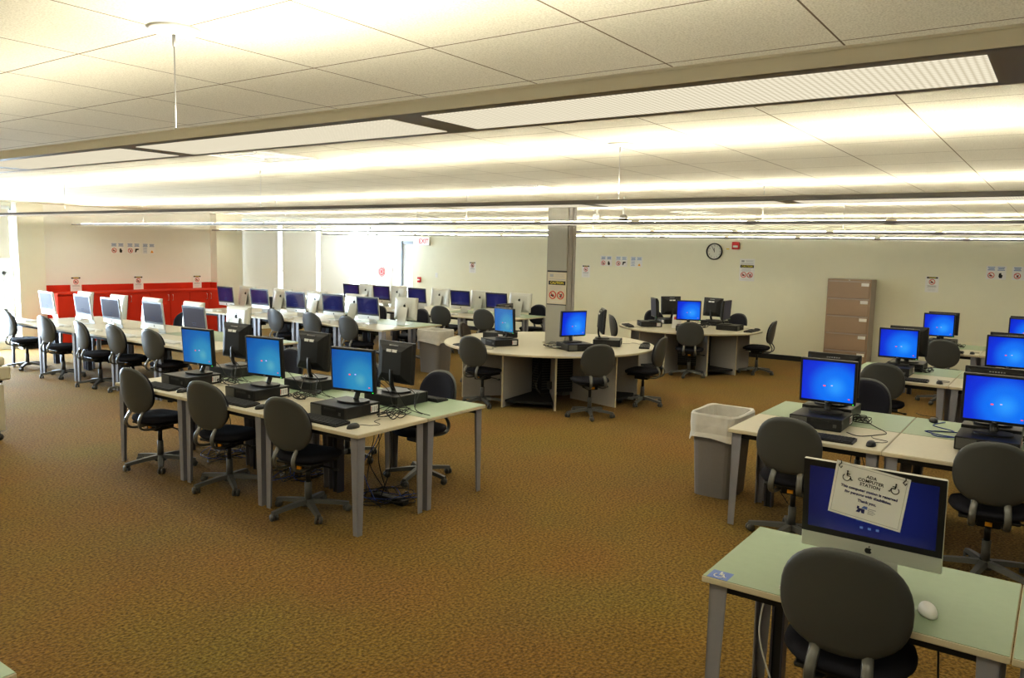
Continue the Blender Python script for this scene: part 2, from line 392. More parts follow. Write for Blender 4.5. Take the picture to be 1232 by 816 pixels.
# ================================================================== CEILING LIGHTS
Y0, Y1, ZB = -1.16, 15.6, 2.335
ORD = ['nearest', 'second', 'third', 'fourth', 'farthest']
def luminaire(i, x, y1):
    t = thing('pendant_light', '%s long grey linear pendant light%s' % (ORD[i], [' crossing the top of the photo', ' from the camera, passing just above the pillar sign', ' from the camera, crossing in front of the pillar', ' from the camera, in front of the back wall', ' from the camera, closest to the back wall'][i]),
              'ceiling light', (x, 0, ZB), 0, 'long linear pendant lights')
    h = MB(); w = .14
    # trough section: flat underside with openings framed, sloping sides, open top
    for s in (-1, 1):
        h.box((s * w - .004, Y0, .0), (s * w + .004, y1, .027), 'lumside' if i == 0 else 'lumshade'); h.box((s * w - .006, Y0, .025), (s * w + .006, y1, .030), 'lumside')
    h.box((-w, Y0, .0), (-.105, y1, .012), 'lum'); h.box((.105, Y0, .0), (w, y1, .012), 'lum')
    n = 0; y = .08
    ys = []
    yy = .08 - 1.24
    while yy < y1 - .3:
        ys.append((yy + .05, min(yy + 1.24 - .05, y1 - .1))); yy += 1.24
    last = Y0
    for a, c in ys:
        h.box((-.105, last, 0), (.105, a, .012), 'lum'); last = c
    h.box((-.105, last, 0), (.105, y1, .012), 'lum')
    h.box((-w - .004, Y0 - .01, 0), (w + .004, Y0, .027), 'lumside'); h.box((-w - .004, y1, 0), (w + .004, y1 + .01, .027), 'lumside')
    obj('housing', h, t)
    for a, c in ys:
        l = MB(); l.box((-.106, a, -.0015), (.106, c, .006), 'diff')
        obj('louvre', l, t)
    # suspension points
    yc = 2.45 if i % 2 == 0 else 2.4
    k = yc - 3.63
    while k < y1:
        if k > Y0 + .1:
            c = MB(); c.lathe([(0, -.018), (.03, -.018), (.07, -.012), (.085, 0), (0, 0)], 'white', 24, Matrix.Translation((0, k, CZ - ZB)))
            cp = obj('canopy', c, t)
            s = MB(); s.cyl((0, k, .06), (0, k, CZ - ZB - .02), .0022, 'steel', 6); s.cyl((0, k, CZ - ZB - .055), (0, k, CZ - ZB - .018), .006, 'steel', 8)
            s.box((-.135, k - .008, .024), (.135, k + .008, .032), 'steel'); s.cyl((0, k, .028), (0, k, .07), .004, 'steel', 6)
            obj('suspension_cable', s, t)
        k += 3.63
    for q, (a, c) in enumerate(ys):
        if i == 0 and q == 0: continue          # the module nearest the right wall is dark on top
        if i == 0 and q == 1: a = .40           # next tube cut short so the ceiling darkens toward the right
        obj('lamp_tube', MB().cyl((0, a + .0, .028), (0, c - .0, .028), .010, 'tubedim' if i == 0 and q > 2 else 'tube', 8), t)
    L = bpy.data.lights.new('downlight', 'AREA'); L.shape = 'RECTANGLE'; L.size = .20; L.size_y = y1 - Y0 - .2; L.energy = DOWN[i] * (y1 - Y0); L.color = (1, .95, .76)
    lo = bpy.data.objects.new('downlight', L); COL.objects.link(lo); lo.parent = t; lo.location = (0, (Y0 + y1) / 2, -.006)
DOWN = [3.4, 4.2, 3.9, 3.8, 3.8]
LX = [1.515, 4.54, 7.58, 10.62, 13.66]
for i, x in enumerate(LX): luminaire(i, x, [15.6, 15.6, 15.6, 15.65, 15.5][i])

# the next row of lights, behind the photographer: only its lamps
for nm, z, e, rot in (('uplight_behind', 2.38, 11., pi), ('downlight_behind', 2.33, .25, 0)):
    L = bpy.data.lights.new(nm, 'AREA'); L.shape = 'RECTANGLE'; L.size = .2; L.size_y = 16; L.energy = e * 16; L.color = (1, .94, .76)
    lo = bpy.data.objects.new(nm, L); COL.objects.link(lo); lo.location = (-1.53, 6.9, z); lo.rotation_euler = (rot, 0, 0)

def vent(x, y, label):
    t = thing('air_vent', label, 'ceiling vent', (x, y, CZ - .012), 0, 'square ceiling air vents')
    f = MB()
    for r in (.29, .21, .13):
        for s in (-1, 1):
            f.box((s * r - .018, -r, 0), (s * r + .018, r, .012), 'white'); f.box((-r, s * r - .018, 0), (r, s * r + .018, .012), 'white')
    obj('diffuser_rings', f, t); obj('vent_plate', MB().box((-.29, -.29, .008), (.29, .29, .012), 'winframe'), t)
vent(3.93, 5.2, 'square white ceiling vent just behind the nearest pendant light')
vent(7.2, 4.9, 'square white ceiling vent in front of the pillar, above the second light')
vent(12.1, 5.0, 'square white ceiling vent far back above the clock')
# dome cameras hanging from ceiling
for (x, y, l, m) in ((8.45, 4.75, 'pale dome camera hanging from ceiling right beside the pillar', 'white'), (8.7, 4.52, 'shiny dark dome camera hanging right of the pale dome', 'steel')):
    t = thing('dome_camera', l, 'security camera', (x, y, CZ))
    z = -.275
    obj('stem', MB().cyl((0, 0, z + .05), (0, 0, 0), .012, 'white', 10), t)
    obj('housing', MB().lathe([(0, z + .06), (.03, z + .055), (.05, z + .03), (.057, z), (0, z)][::-1], m, 20), t)
    obj('dome', MB().lathe([(.057, z), (.05, z - .03), (.03, z - .05), (0, z - .057)][::-1], 'blackp' if m == 'steel' else 'white', 20), t)

# ================================================================== OFFICE CHAIR
def dish(w, h, t, cur, m, p=2.5, edge=.012, egg=.0, off=0., lean=0., rings=6, seg=40):
    """rounded shell in the YZ plane, back side toward -X, rim curling toward +X"""
    vs = []; fs = []
    def pt(rr, a, x):
        c, s = cos(a), sin(a)
        y = w / 2 * abs(c) ** (2 / p) * (1 if c >= 0 else -1) * rr; z = h / 2 * abs(s) ** (2 / p) * (1 if s >= 0 else -1) * rr
        y *= 1 - egg * z / h
        return (x + cur * (y / (w / 2)) ** 2 + .35 * cur * max(0, -z / (h / 2)) ** 2 - lean * z + off, y, z)
    prof = [(k / rings, 0) for k in range(1, rings)] + [(1 - edge / w * 1.2, 0.0), (1, t * .35), (1, t * .65), (1 - edge / w * 1.2, t)] + [(k / rings, t) for k in range(rings - 1, 0, -1)]
    vs.append(pt(0, 0, 0)); n = len(prof)
    for rr_, x in prof:
        for k in range(seg): vs.append(pt(rr_, 2 * pi * k / seg, x))
    vs.append(pt(0, 0, t)); last = len(vs) - 1
    for k in range(seg): fs.append((0, 1 + k, 1 + (k + 1) % seg)); fs.append((last, 1 + (n - 1) * seg + (k + 1) % seg, 1 + (n - 1) * seg + k))
    for i in range(n - 1):
        for k in range(seg):
            a = 1 + i * seg + k; c = 1 + i * seg + (k + 1) % seg
            fs.append((a, a + seg, c + seg, c))
    return MB().add(vs, fs, m, True)

def make_chair(fab='fabric', lift=0.):
    t = thing('office_chair', '', 'chair')
    zl = lift
    # seat cushion: rounded, front edge rolled down
    vs = []; fs = []; seg = 40
    prof = [(.0, .0), (.6, .0), (.93, .008), (1.0, .028), (.97, .05), (.8, .062), (.4, .060), (0, .056)]
    for (q, z) in prof[1:-1]:
        for k in range(seg):
            a = 2 * pi * k / seg; c, s = cos(a), sin(a)
            x = .225 * abs(c) ** .8 * (1 if c >= 0 else -1) * q; y = .235 * abs(s) ** .8 * (1 if s >= 0 else -1) * q
            vs.append((x + .015, y, .425 + zl + z - .9 * max(0, x - .10) ** 2 * 1.6 + .12 * y * y))
    n = len(prof) - 2
    vs.append((.015, 0, .425 + zl)); vs.append((.015, 0, .48 + zl))
    for i in range(n - 1):
        for k in range(seg): fs.append((i * seg + k, i * seg + (k + 1) % seg, (i + 1) * seg + (k + 1) % seg, (i + 1) * seg + k))
    for k in range(seg):
        fs.append((len(vs) - 2, (k + 1) % seg, k)); fs.append((len(vs) - 1, (n - 1) * seg + k, (n - 1) * seg + (k + 1) % seg))
    obj('seat', MB().add(vs, fs, fab, True), t)
    obj('seat_pan', MB().box((-.16, -.17, .405 + zl), (.17, .17, .426 + zl), 'blackp', .008).box((-.09, -.07, .345 + zl), (.10, .07, .406 + zl), 'blackm', .012), t)
    bk = obj('backrest', dish(.445, .415, .022, .045, 'shell', p=2.35, egg=.06, lean=.13), t, (-.275, 0, .735 + zl))
    obj('back_cushion', dish(.425, .385, .035, .040, fab, p=2.35, egg=.06, off=.018, lean=.13), bk)
    for s in (-1, 1):
        pts = smooth_pts([(-.222, s * .085, .60 + zl), (-.224, s * .088, .54 + zl), (-.250, s * .092, .50 + zl), (-.266, s * .095, .455 + zl), (-.245, s * .095, .402 + zl), (-.17, s * .09, .380 + zl), (-.06, s * .075, .385 + zl)], 4)
        obj('back_bracket', MB().tube(pts, .010, 'bar', 8, 2.1, up=(0, 1, 0)), t)
    obj('tilt_lever', MB().tube([(.02, -.06, .375 + zl), (.03, -.17, .372 + zl), (.035, -.23, .362 + zl)], .007, 'blackp', 6).lathe([(0, -.012), (.02, -.008), (.02, .008), (0, .012)], 'blackp', 12, Matrix.Translation((.035, -.24, .362 + zl))), t)
    obj('caution_tag', MB().box((-.103, -.02, .36 + zl), (-.0905, .02, .385 + zl), 'orange'), t)
    obj('gas_column', MB().cyl((0, 0, .09), (0, 0, .24 + zl), .027, 'base', 14).cyl((0, 0, .24 + zl), (0, 0, .35 + zl), .019, 'blackp', 12).cyl((0, 0, .055), (0, 0, .10), .05, 'base', 16, .034), t)
    for k in range(5):
        a = 2 * pi * k / 5 + .35
        T = Matrix.Rotation(a, 4, 'Z')
        m = MB(); n = 5
        sec = []
        for i in range(n + 1):
            q = i / n; x = .03 + .275 * q; wd = .030 - .010 * q; top = .108 - .036 * q ** 1.3; bot = top - .034 + .008 * q
            sec += [(x, -wd, bot), (x, wd, bot), (x, wd * .7, top), (x, -wd * .7, top)]
        fs = [(3, 2, 1, 0), tuple(n * 4 + j for j in range(4))]
        for i in range(n):
            for j in range(4): fs.append((i * 4 + j, i * 4 + (j + 1) % 4, i * 4 + 4 + (j + 1) % 4, i * 4 + 4 + j))
        m.add(sec, fs, 'base', False, T)
        lg = obj('base_leg', m, t)
        c = MB(); px, py = .292 * cos(a), .292 * sin(a); ca = a + 1.2 + k
        for s in (-1, 1):
            d = Vector((cos(ca), sin(ca), 0)); p = Vector((px, py, .0275))
            c.cyl(p + d * (s * .008), p + d * (s * .024), .0275, 'base', 16)
        c.cyl((px, py, .03), (px, py, .068), .012, 'blackp', 8)
        obj('caster', c, lg)
    return t
CH = Proto(make_chair); CHB = Proto(lambda: make_chair('brownfab')); CHH = Proto(lambda: make_chair('fabric', .082))
def chair(x, y, deg, label, proto=None): return (proto or CH)((x, y, 0), R(deg), label, 'grey task chairs on casters')

# ================================================================== DESKS
DW, DD, DZ = 1.064, .732, .74
def leg_mb(x, y, sx, sy, m='leg'):
    """tapered angle leg at the corner (x,y), flanges running inward (sx,sy)"""
    zt = DZ - .03; a, c, th = .072, .046, .006
    b = MB()
    def plate(p, q):  # flange from corner along direction q
        d = Vector(q); nrm = Vector((abs(d.y), abs(d.x), 0)); nrm = Vector((nrm.x * sx, nrm.y * sy, 0)) * th
        P = Vector((x, y, 0)); o = []
        for z, w in ((0, c), (zt, a)):
            o += [P + Vector((0, 0, z)), P + d * w + Vector((0, 0, z)), P + d * w + nrm + Vector((0, 0, z)), P + nrm + Vector((0, 0, z))]
        b.add([tuple(v) for v in o], [(3, 2, 1, 0), (4, 5, 6, 7), (0, 1, 5, 4), (1, 2, 6, 5), (2, 3, 7, 6), (3, 0, 4, 7)], m)
    plate(0, (sx, 0, 0)); plate(0, (0, sy, 0)); return b
def make_desk(top, extra=False):
    t = thing('computer_desk', '', 'desk')
    hx, hy = DD / 2 - .002, DW / 2 - .002
    b = MB(); b.box((-hx, -hy, DZ - .028), (hx, hy, DZ - .002), 'edge', .003, 1); b.box((-hx + .003, -hy + .003, DZ - .003), (hx - .003, hy - .003, DZ), top)
    obj('desk_top', b, t)
    for sx in (1, -1):
        for sy in (1, -1): obj('leg', leg_mb(-sx * (hx - .025), -sy * (hy - .025), sx, sy), t)
    obj('under_frame', MB().box((-hx + .05, -hy + .05, DZ - .07), (-hx + .075, hy - .05, DZ - .03), 'blackm').box((hx - .075, -hy + .05, DZ - .07), (hx - .05, hy - .05, DZ - .03), 'blackm').box((-hx + .06, -.02, DZ - .065), (hx - .06, .02, DZ - .03), 'blackm'), t)
    if extra:
        obj('cable_channel', MB().box((.27, hy - .165, 0), (.275, hy - .115, DZ - .03), 'blackm').box((.262, hy - .17, 0), (.33, hy - .16, DZ - .03), 'channel').box((.262, hy - .12, 0), (.33, hy - .11, DZ - .03), 'channel'), t)
    return t
DC = Proto(lambda: make_desk('cream', True)); DG = Proto(lambda: make_desk('green')); DA = Proto(lambda: make_desk('green', True))
def desk(proto, x, y, label, rotz=0): return proto((x, y, 0), rotz, label, 'grey-legged computer desks')

# ================================================================== COMPUTER EQUIPMENT (facing -X: the user sits at -X)
def make_monitor(scr, tiles):
    t = thing('monitor', '', 'monitor'); W, H = .415, .345; zb = .075; tl = .06
    T = Matrix.Translation((0, 0, zb + H / 2)) @ Matrix.Rotation(-tl, 4, 'Y')
    h = MB(); h.box((-.018, -W / 2, -H / 2), (.018, W / 2, H / 2), 'blackp', .006, 2, T)
    # tapered rear bulge
    vs = []
    for x, k in ((.018, .93), (.04, .80), (.062, .55)):
        for sy, sz in ((-1, -1), (1, -1), (1, 1), (-1, 1)): vs.append((x, sy * W / 2 * k, sz * H / 2 * k))
    fs = [(8, 9, 10, 11)] + [(i * 4 + j, i * 4 + (j + 1) % 4, i * 4 + 4 + (j + 1) % 4, i * 4 + 4 + j) for i in range(2) for j in range(4)]
    h.add(vs, fs, 'blackm', False, T)
    for k in range(9): h.box((.050, -.09 + k * .02, -.11), (.058, -.082 + k * .02, -.055), 'ink', 0, 1, T)
    for k in range(6): h.box((.038, -.05 + k * .018, .137), (.0445, -.039 + k * .018, .145), 'greyink', 0, 1, T)
    hs = obj('housing', h, t)
    s = MB(); s.add([(-.0195, -W / 2 + .017, -H / 2 + .021), (-.0195, W / 2 - .017, -H / 2 + .021), (-.0195, W / 2 - .017, H / 2 - .017), (-.0195, -W / 2 + .017, H / 2 - .017)], [(3, 2, 1, 0)], scr)
    if tiles:
        for y, z, m, q in ((.022, -.035, 'dotr', .009), (-.032, -.03, 'dotl', .007), (-.16, -.125, 'dotr', .007)):
            s.add([(-.0200, y - q, z - q * .6), (-.0200, y + q, z - q * .6), (-.0200, y + q, z + q * .6), (-.0200, y - q, z + q * .6)], [(3, 2, 1, 0)], m)
    so = obj('screen', s, t); so.matrix_local = T
    so2 = MB(); so2.box((.0555, -.065, .085), (.0625, -.008, .108), 'paper', 0, 1, T); so2.box((.0555, .004, .085), (.0625, .06, .108), 'paper', 0, 1, T)
    obj('sticker', so2, hs, label='two white stickers on the back')
    obj('power_light', MB().box((-.0205, -W / 2 + .012, -H / 2 + .006), (-.0185, -W / 2 + .02, -H / 2 + .012), 'led', 0, 1, T), hs)
    lg = MB(); lg.text('DELL', .012, 'palegrey', T @ Matrix.Translation((-.0195, 0, -H / 2 + .0105)) @ Matrix(((0, 0, -1, 0), (-1, 0, 0, 0), (0, 1, 0, 0), (0, 0, 0, 1))))
    obj('logo', lg, hs)
    obj('neck', MB().tube(smooth_pts([(.03, 0, .008), (.055, 0, .06), (.06, 0, .14), (.058, 0, .19)], 3), .026, 'blackp', 8, .5, up=(1, 0, 0)), t)
    vs = [(.13 * abs(cos(a)) ** .7 * (1 if cos(a) > 0 else -1) * .75, .125 * abs(sin(a)) ** .7 * (1 if sin(a) > 0 else -1)) for a in [2 * pi * k / 28 for k in range(28)]]
    obj('stand_base', MB().prism(vs, 0, .012, 'blackp'), t)
    return t
MT = Proto(lambda: make_monitor('scr_teal', True)); MOFF = Proto(lambda: make_monitor('scr_off', False)); MBU = Proto(lambda: make_monitor('scr_blue', True))

def make_case():
    t = thing('computer_case', '', 'computer')
    obj('case_body', MB().box((-.17, -.19, .004), (.19, .19, .092), 'blackp', .004, 1).box((.188, -.17, .015), (.191, .17, .08), 'blackm'), t)
    f = MB(); f.box((-.185, -.19, .002), (-.168, .19, .094), 'blackm', .006, 2); f.box((-.188, .06, .012), (-.184, .18, .084), 'base'); f.box((-.188, -.10, .058), (-.184, .03, .074), 'blackp'); f.box((-.188, -.155, .03), (-.184, -.13, .055), 'base')
    obj('front_panel', f, t)
    s = MB(); s.box((.09, -.1915, .02), (.165, -.1895, .075), 'paper')
    for k in range(5): s.box((.095 + k * .014, -.1922, .026 + .004 * (k % 2)), (.103 + k * .014, -.1912, .068), 'greyink')
    s.box((.09, -.1922, .03), (.093, -.1912, .07), 'redink'); obj('sticker', s, t, label='white barcode sticker')
    obj('foot_strip', MB().box((-.15, -.16, 0), (-.13, .16, .005), 'blackm').box((.13, -.16, 0), (.15, .16, .005), 'blackm'), t)
    return t
CS = Proto(make_case)
def make_keyboard(light=False):
    t = thing('keyboard', '', 'keyboard')
    body, key = ('alu', 'white') if light else ('blackp', 'blackm')
    w = .215 if light else .225
    obj('key_tray', MB().prism([(-.07, 0), (.07, 0), (.07, .022), (-.07, .012)], -w, w, body, Matrix(((1, 0, 0, 0), (0, 0, 1, 0), (0, 1, 0, 0), (0, 0, 0, 1)))), t)
    k = MB()
    for r in range(6):
        x = .055 - r * .0215; z = .013 + (x + .07) * .0714
        if r == 5:
            cuts = [(-w + .01, -w + .07), (-w + .075, .05), (.055, .11), (.115, w - .01)]
        else:
            n = 18; st = (2 * w - .02) / n; cuts = [(-w + .01 + i * st, -w + .01 + i * st + st * .85) for i in range(n)]
        for a, c in cuts: k.box((x - .009, a, z - .004), (x + .009, c, z + .004), key)
    obj('keys', k, t)
    return t
KB = Proto(make_keyboard); KW = Proto(lambda: make_keyboard(True))
def make_mouse(m, cord=True):
    t = thing('computer_mouse', '', 'mouse')
    vs = []; fs = []; n = 8; seg = 20
    for i in range(n):
        a = pi / 2 * i / n
        for k in range(seg):
            q = 2 * pi * k / seg; vs.append((.058 * cos(q) * cos(a) ** .6, .031 * sin(q) * cos(a) ** .6, .001 + .034 * sin(a)))
    vs.append((0, 0, .036))
    for i in range(n - 1):
        for k in range(seg): fs.append((i * seg + k, i * seg + (k + 1) % seg, (i + 1) * seg + (k + 1) % seg, (i + 1) * seg + k))
    for k in range(seg): fs.append(((n - 1) * seg + k, (n - 1) * seg + (k + 1) % seg, len(vs) - 1))
    fs.append(tuple(range(seg))[::-1])
    obj('mouse_body', MB().add(vs, fs, m, True), t)
    if cord: obj('mouse_cord', MB().tube(smooth_pts([(.055, 0, .01), (.10, .02, .004), (.13, -.05, .004), (.20, -.07, .004), (.24, .03, .004), (.33, .06, .004)], 5), .0022, 'blackcord', 5), t)
    return t
MO = Proto(lambda: make_mouse('blackp')); MW = Proto(lambda: make_mouse('white', False))

def apple_pts(s):
    """fruit outline with a bite on its right"""
    P = []
    for k in range(48):
        a = 2 * pi * k / 48
        r = .5 * (1 - .10 * max(0, sin(a)) ** 8 * 2 - .06 * max(0, -sin(a)) ** 14 * 2 + .05 * abs(cos(a)))
        y, z = r * cos(a), r * sin(a) * 1.02
        d = math.hypot(y - .56, z - .06)
        if d < .24: y, z = .56 + (y - .56) / d * .24 if False else .56 - math.sqrt(max(0, .24 ** 2 - (z - .06) ** 2)), z
        P.append((y * s, z * s))
    return P
def leaf_pts(s):
    return [(s * (.02 + .18 * q + .07 * sin(pi * q)), s * (.54 + .26 * q - .07 * sin(pi * q))) for q in [k / 6 for k in range(7)]] + \
           [(s * (.02 + .18 * q - .07 * sin(pi * q)), s * (.54 + .26 * q + .07 * sin(pi * q))) for q in [k / 6 for k in range(5, 0, -1)]]
YZ = Matrix(((0, 0, -1, 0), (-1, 0, 0, 0), (0, 1, 0, 0), (0, 0, 0, 1)))       # local XY -> facing -X
YZB = Matrix(((0, 0, 1, 0), (1, 0, 0, 0), (0, 1, 0, 0), (0, 0, 0, 1)))        # local XY -> facing +X
def make_allinone(scr, marks=True):
    t = thing('all_in_one_computer', '', 'computer'); W = .528; zb = .08; H = .385; chin = .068
    T = Matrix.Translation((0, 0, zb)) @ Matrix.Rotation(-.10, 4, 'Y')
    h = MB(); h.box((-.012, -W / 2, 0), (.008, W / 2, H), 'alu', .006, 2, T)
    vs = []
    for x, k in ((.008, .985), (.026, .90), (.038, .70)):
        for sy, sz in ((-1, -1), (1, -1), (1, 1), (-1, 1)): vs.append((x, sy * W / 2 * k, H / 2 + sz * H / 2 * k))
    h.add(vs, [(8, 9, 10, 11)] + [(i * 4 + j, i * 4 + (j + 1) % 4, i * 4 + 4 + (j + 1) % 4, i * 4 + 4 + j) for i in range(2) for j in range(4)], 'alu', False, T)
    hs = obj('housing', h, t)
    obj('glass_bezel', MB().box((-.0145, -W / 2 + .002, chin), (-.0122, W / 2 - .002, H - .002), 'blackp', 0, 1, T), t)
    s = MB(); a = W / 2 - .026
    z0, z1 = chin + .026 - .22, H - .028 - .22
    s.add([(-.0152, -a, z0), (-.0152, a, z0), (-.0152, a, z1), (-.0152, -a, z1)], [(3, 2, 1, 0)], scr)
    for y in (-.03, 0, .03): s.add([(-.0156, y - .006, z0 + .03), (-.0156, y + .006, z0 + .03), (-.0156, y + .006, z0 + .04), (-.0156, y - .006, z0 + .04)], [(3, 2, 1, 0)], 'dotb')
    s.add([(-.0156, -.05, z0 + .062), (-.0156, .05, z0 + .062), (-.0156, .05, z0 + .066), (-.0156, -.05, z0 + .066)], [(3, 2, 1, 0)], 'dotb')
    so = obj('screen', s, t); so.matrix_local = T @ Matrix.Translation((0, 0, .22))
    g = MB()
    for q in (apple_pts(.026), leaf_pts(.026)): g.prism(q, 0, .0008, 'ink', T @ Matrix.Translation((-.0125, 0, chin / 2)) @ YZ)
    for q in (apple_pts(.055), leaf_pts(.055)): g.prism(q, 0, .001, 'ink', T @ Matrix.Translation((.0375, 0, H * .62)) @ YZB)
    obj('logo', g, hs, label='black fruit emblem')
    st = MB(); st.add([(.03, -.095, .30), (.036, -.095, .30), (.11, -.095, .006), (.104, -.095, .0), (.03, .095, .30), (.036, .095, .30), (.11, .095, .006), (.104, .095, .0)],
        [(0, 1, 2, 3), (7, 6, 5, 4), (0, 4, 5, 1), (1, 5, 6, 2), (2, 6, 7, 3), (3, 7, 4, 0)], 'alu')
    st.box((-.075, -.095, 0), (.11, .095, .006), 'alu'); obj('stand', st, t)
    return t
AI = Proto(lambda: make_allinone('scr_dark')); AF = Proto(lambda: make_allinone('scr_navy')); AO = Proto(lambda: make_allinone('scr_off'))

G_MON, G_CASE, G_KB, G_MO, G_AI = 'black flat monitors', 'black desktop computer cases', 'keyboards on the desks', 'mice on the desks', 'silver all-in-one computers'
def station(x, y, face, where, mon=MBU, mrot=0., mdx=.50, mdy=0., cdy=.05, kdy=.0, kb=True, mo=True, cdx=.44, ref=None):
    """monitor on a horizontal case with keyboard and mouse; (x,y) is the middle of the desk's user edge, face = direction user looks (deg)"""
    a = R(face); ux, uy = cos(a), sin(a)
    def P(dx, dy): return (x + ux * dx - uy * dy, y + uy * dx + ux * dy)
    p = P(cdx, cdy); CS((*p, DZ), a, 'black computer case under monitor, ' + where, G_CASE)
    p = P(mdx, mdy + cdy); mon((*p, DZ + .094), a + mrot, 'black monitor on computer case, ' + where, G_MON)
    if kb: p = P(.14, kdy + .03); KB((*p, DZ), a, 'black keyboard, ' + where, G_KB)
    if mo: p = P(.14, kdy - .30); MO((*p, DZ), a, 'black mouse with cord, ' + where, G_MO)

# ---------------------------------------------------------------- island in the left foreground
LX0, LY0 = 3.716, 3.911
SEAT = ['nearest camera', 'in middle', 'farthest left']
for j in range(3):
    y = LY0 + DW * (j + .5)
    desk(DC, LX0 + DD / 2, y, 'cream desk %s, near side of left foreground island' % SEAT[j])
    desk(DG, LX0 + DD * 1.5, y, 'sage green desk %s, far side of left foreground island' % SEAT[j], pi)
N_ = 'near side of left island, seat %s'; F_ = 'far side of left island, seat %s'
for j, (cy, kdy, mr) in enumerate(((.07, -.04, .16), (.09, -.06, .12), (.0, -.04, .10))):
    station(LX0, LY0 + DW * (j + .5), 0, N_ % SEAT[j], MT, mr, cdy=cy, kdy=kdy, mdy=-.03)
for j, (cy, kdy, mr) in enumerate(((-.10, -.08, -.06), (-.07, .0, .0), (-.15, .0, .0))):
    station(LX0 + 2 * DD, LY0 + DW * (j + .5), 180, F_ % SEAT[j], MT, mr, cdy=cy, kdy=kdy, mdx=.42, cdx=.42, kb=(j == 0), mo=False)
for j, (x, y, d) in enumerate(((3.88, 4.62, 8), (3.90, 5.64, 8), (3.88, 6.65, 4))):
    chair(x, y, d, 'grey-backed office chair, ' + N_ % SEAT[j])
for j, (x, y, d) in enumerate(((5.10, 4.58, 176), (5.14, 5.55, 182), (5.2, 6.75, 180))):
    chair(x, y, d, 'grey-backed office chair facing the camera, ' + F_ % SEAT[j])

# ---------------------------------------------------------------- desk rows on the right
ROWS = [(5.667, 'front desk row on the right'), (9.15, 'middle desk row on the right'), (12.5, 'rear desk row on the right')]
RY = .94
for i, (x, nm) in enumerate(ROWS):
    for j, sd in ((0, 'left'), (1, 'right')):
        y = RY + DW * (.5 - j)
        desk(DC, x + DD / 2, y, 'cream desk, near %s of the %s' % (sd, nm))
        desk(DG, x + DD * 1.5, y, 'sage green desk, far %s of the %s' % (sd, nm), pi)
        w = '%s seat, near side of %s' % (sd, nm)
        dy = [[.01, -.04], [.08, .08], [.08, .06]][i][j]
        station(x, y, 0, w, MBU, [.02, .03][j], mdx=.66, cdx=.60 if i == 0 else .56, cdy=dy, mdy=-.02, kdy=[-.14, .05][j], mo=(i, j) != (0, 1), kb=(j == 0))
        w = '%s seat, far side of %s' % (sd, nm)
        station(x + 2 * DD, y, 180, w, MBU, 0, mdx=.40, cdx=.36, cdy=[[-.05, .03], [-.02, -.06], [-.05, -.05]][i][j], kb=False, mo=False)
MO((7.02, .80, DZ), R(20), 'black mouse beside a blue cord coil, seam of the front right row', G_MO)
chair(5.68, 1.50, 2, 'grey-backed office chair at left seat, near side of front right desk row')
chair(5.79, .30, 4, 'grey-backed office chair at right seat, behind the accessible desk computer')
chair(7.42, 1.42, 185, 'office chair facing camera behind left monitor of front right desk row')
chair(9.28, 1.58, 8, 'grey-backed office chair turned at left seat of middle right desk row')
chair(12.65, 1.38, 0, 'grey-backed office chair at left seat of rear right desk row')

# ---------------------------------------------------------------- accessible desk, right foreground
AX, AY = 2.946, .054
desk(DA, AX + DD / 2, AY + DW / 2, 'sage green accessible desk in the right foreground with blue sticker')
desk(DA, AX + DD / 2, AY - DW / 2, 'sage green desk cut off at the right edge, joined to accessible desk')
AF((3.36, .575, DZ), R(0), 'silver all-in-one computer with paper notice on the accessible desk', G_AI)
KW((3.08, .61, DZ), 0, 'slim white keyboard behind the chair on the accessible desk', G_KB)
MW((3.14, .325, DZ), R(200), 'white mouse on the accessible desk', G_MO)
chair(3.10, .575, 4, 'grey-backed office chair at accessible desk, closest to the camera', CHH)

def wheelchair(b, s, T, m, flip=1):
    """access symbol drawn in the local XY plane, s = height"""
    def tube(pts, r): b.tube([T @ Vector((flip * x * s, y * s, .0006)) for x, y in pts], r * s, m, 6, 1)
    b.prism([(flip * s * (-.05 + .075 * cos(a)), s * (.44 + .075 * sin(a))) for a in [2 * pi * k / 14 for k in range(14)]][::flip], 0, .0012, m, T)
    tube([(-.05, .34), (-.03, .02)], .055); tube([(-.04, .20), (.20, .20)], .035); tube([(-.03, .03), (.22, .03), (.36, -.30), (.46, -.26)], .045)
    tube([(.0 + .30 * cos(a) - .06, -.14 + .30 * sin(a)) for a in [R(130) + R(235) * k / 18 for k in range(19)]], .035)
# paper notice hanging on the screen
t = thing('paper_notice', 'white paper notice reading ADA COMPUTER STATION hung on the all-in-one screen', 'sign')
T0 = Matrix.Translation((3.312, .585, 1.088)) @ Matrix.Rotation(-.10, 4, 'Y') @ YZ @ Matrix.Rotation(R(-7), 4, 'Z')
b = MB(); pw, ph = .275, .226
b.box((-pw / 2, -ph / 2, -.0008), (pw / 2, ph / 2, 0), 'paper', 0, 1, T0)
for x0, y0, x1, y1 in ((-.128, .103, .128, .1045), (-.128, -.1045, .128, -.103), (-.128, -.1045, -.1268, .1045), (.1268, -.1045, .128, .1045)):
    b.box((x0, y0, 0), (x1, y1, .0006), 'greyink', 0, 1, T0)
po = obj('sheet', b, t)
b = MB()
for tx, y, sz in (('ADA', .076, .0185), ('COMPUTER', .058, .0185), ('STATION', .040, .0185)): b.text(tx, sz, 'ink', T0 @ Matrix.Translation((0, y, .0008)), bold=.0002)
for tx, y in (('This computer station is reserved', .014), ('for persons with disabilities.', -.006), ('Thank you,', -.031)): b.text(tx, .0155, 'navy', T0 @ Matrix.Translation((0, y, .0008)), bold=.0004)
obj('lettering', b, po)
for q in (1, -1):
    b = MB(); wheelchair(b, .046, T0 @ Matrix.Translation((-.088 * q, .058, .0006)), 'ink', q); obj('access_symbol', b, po)
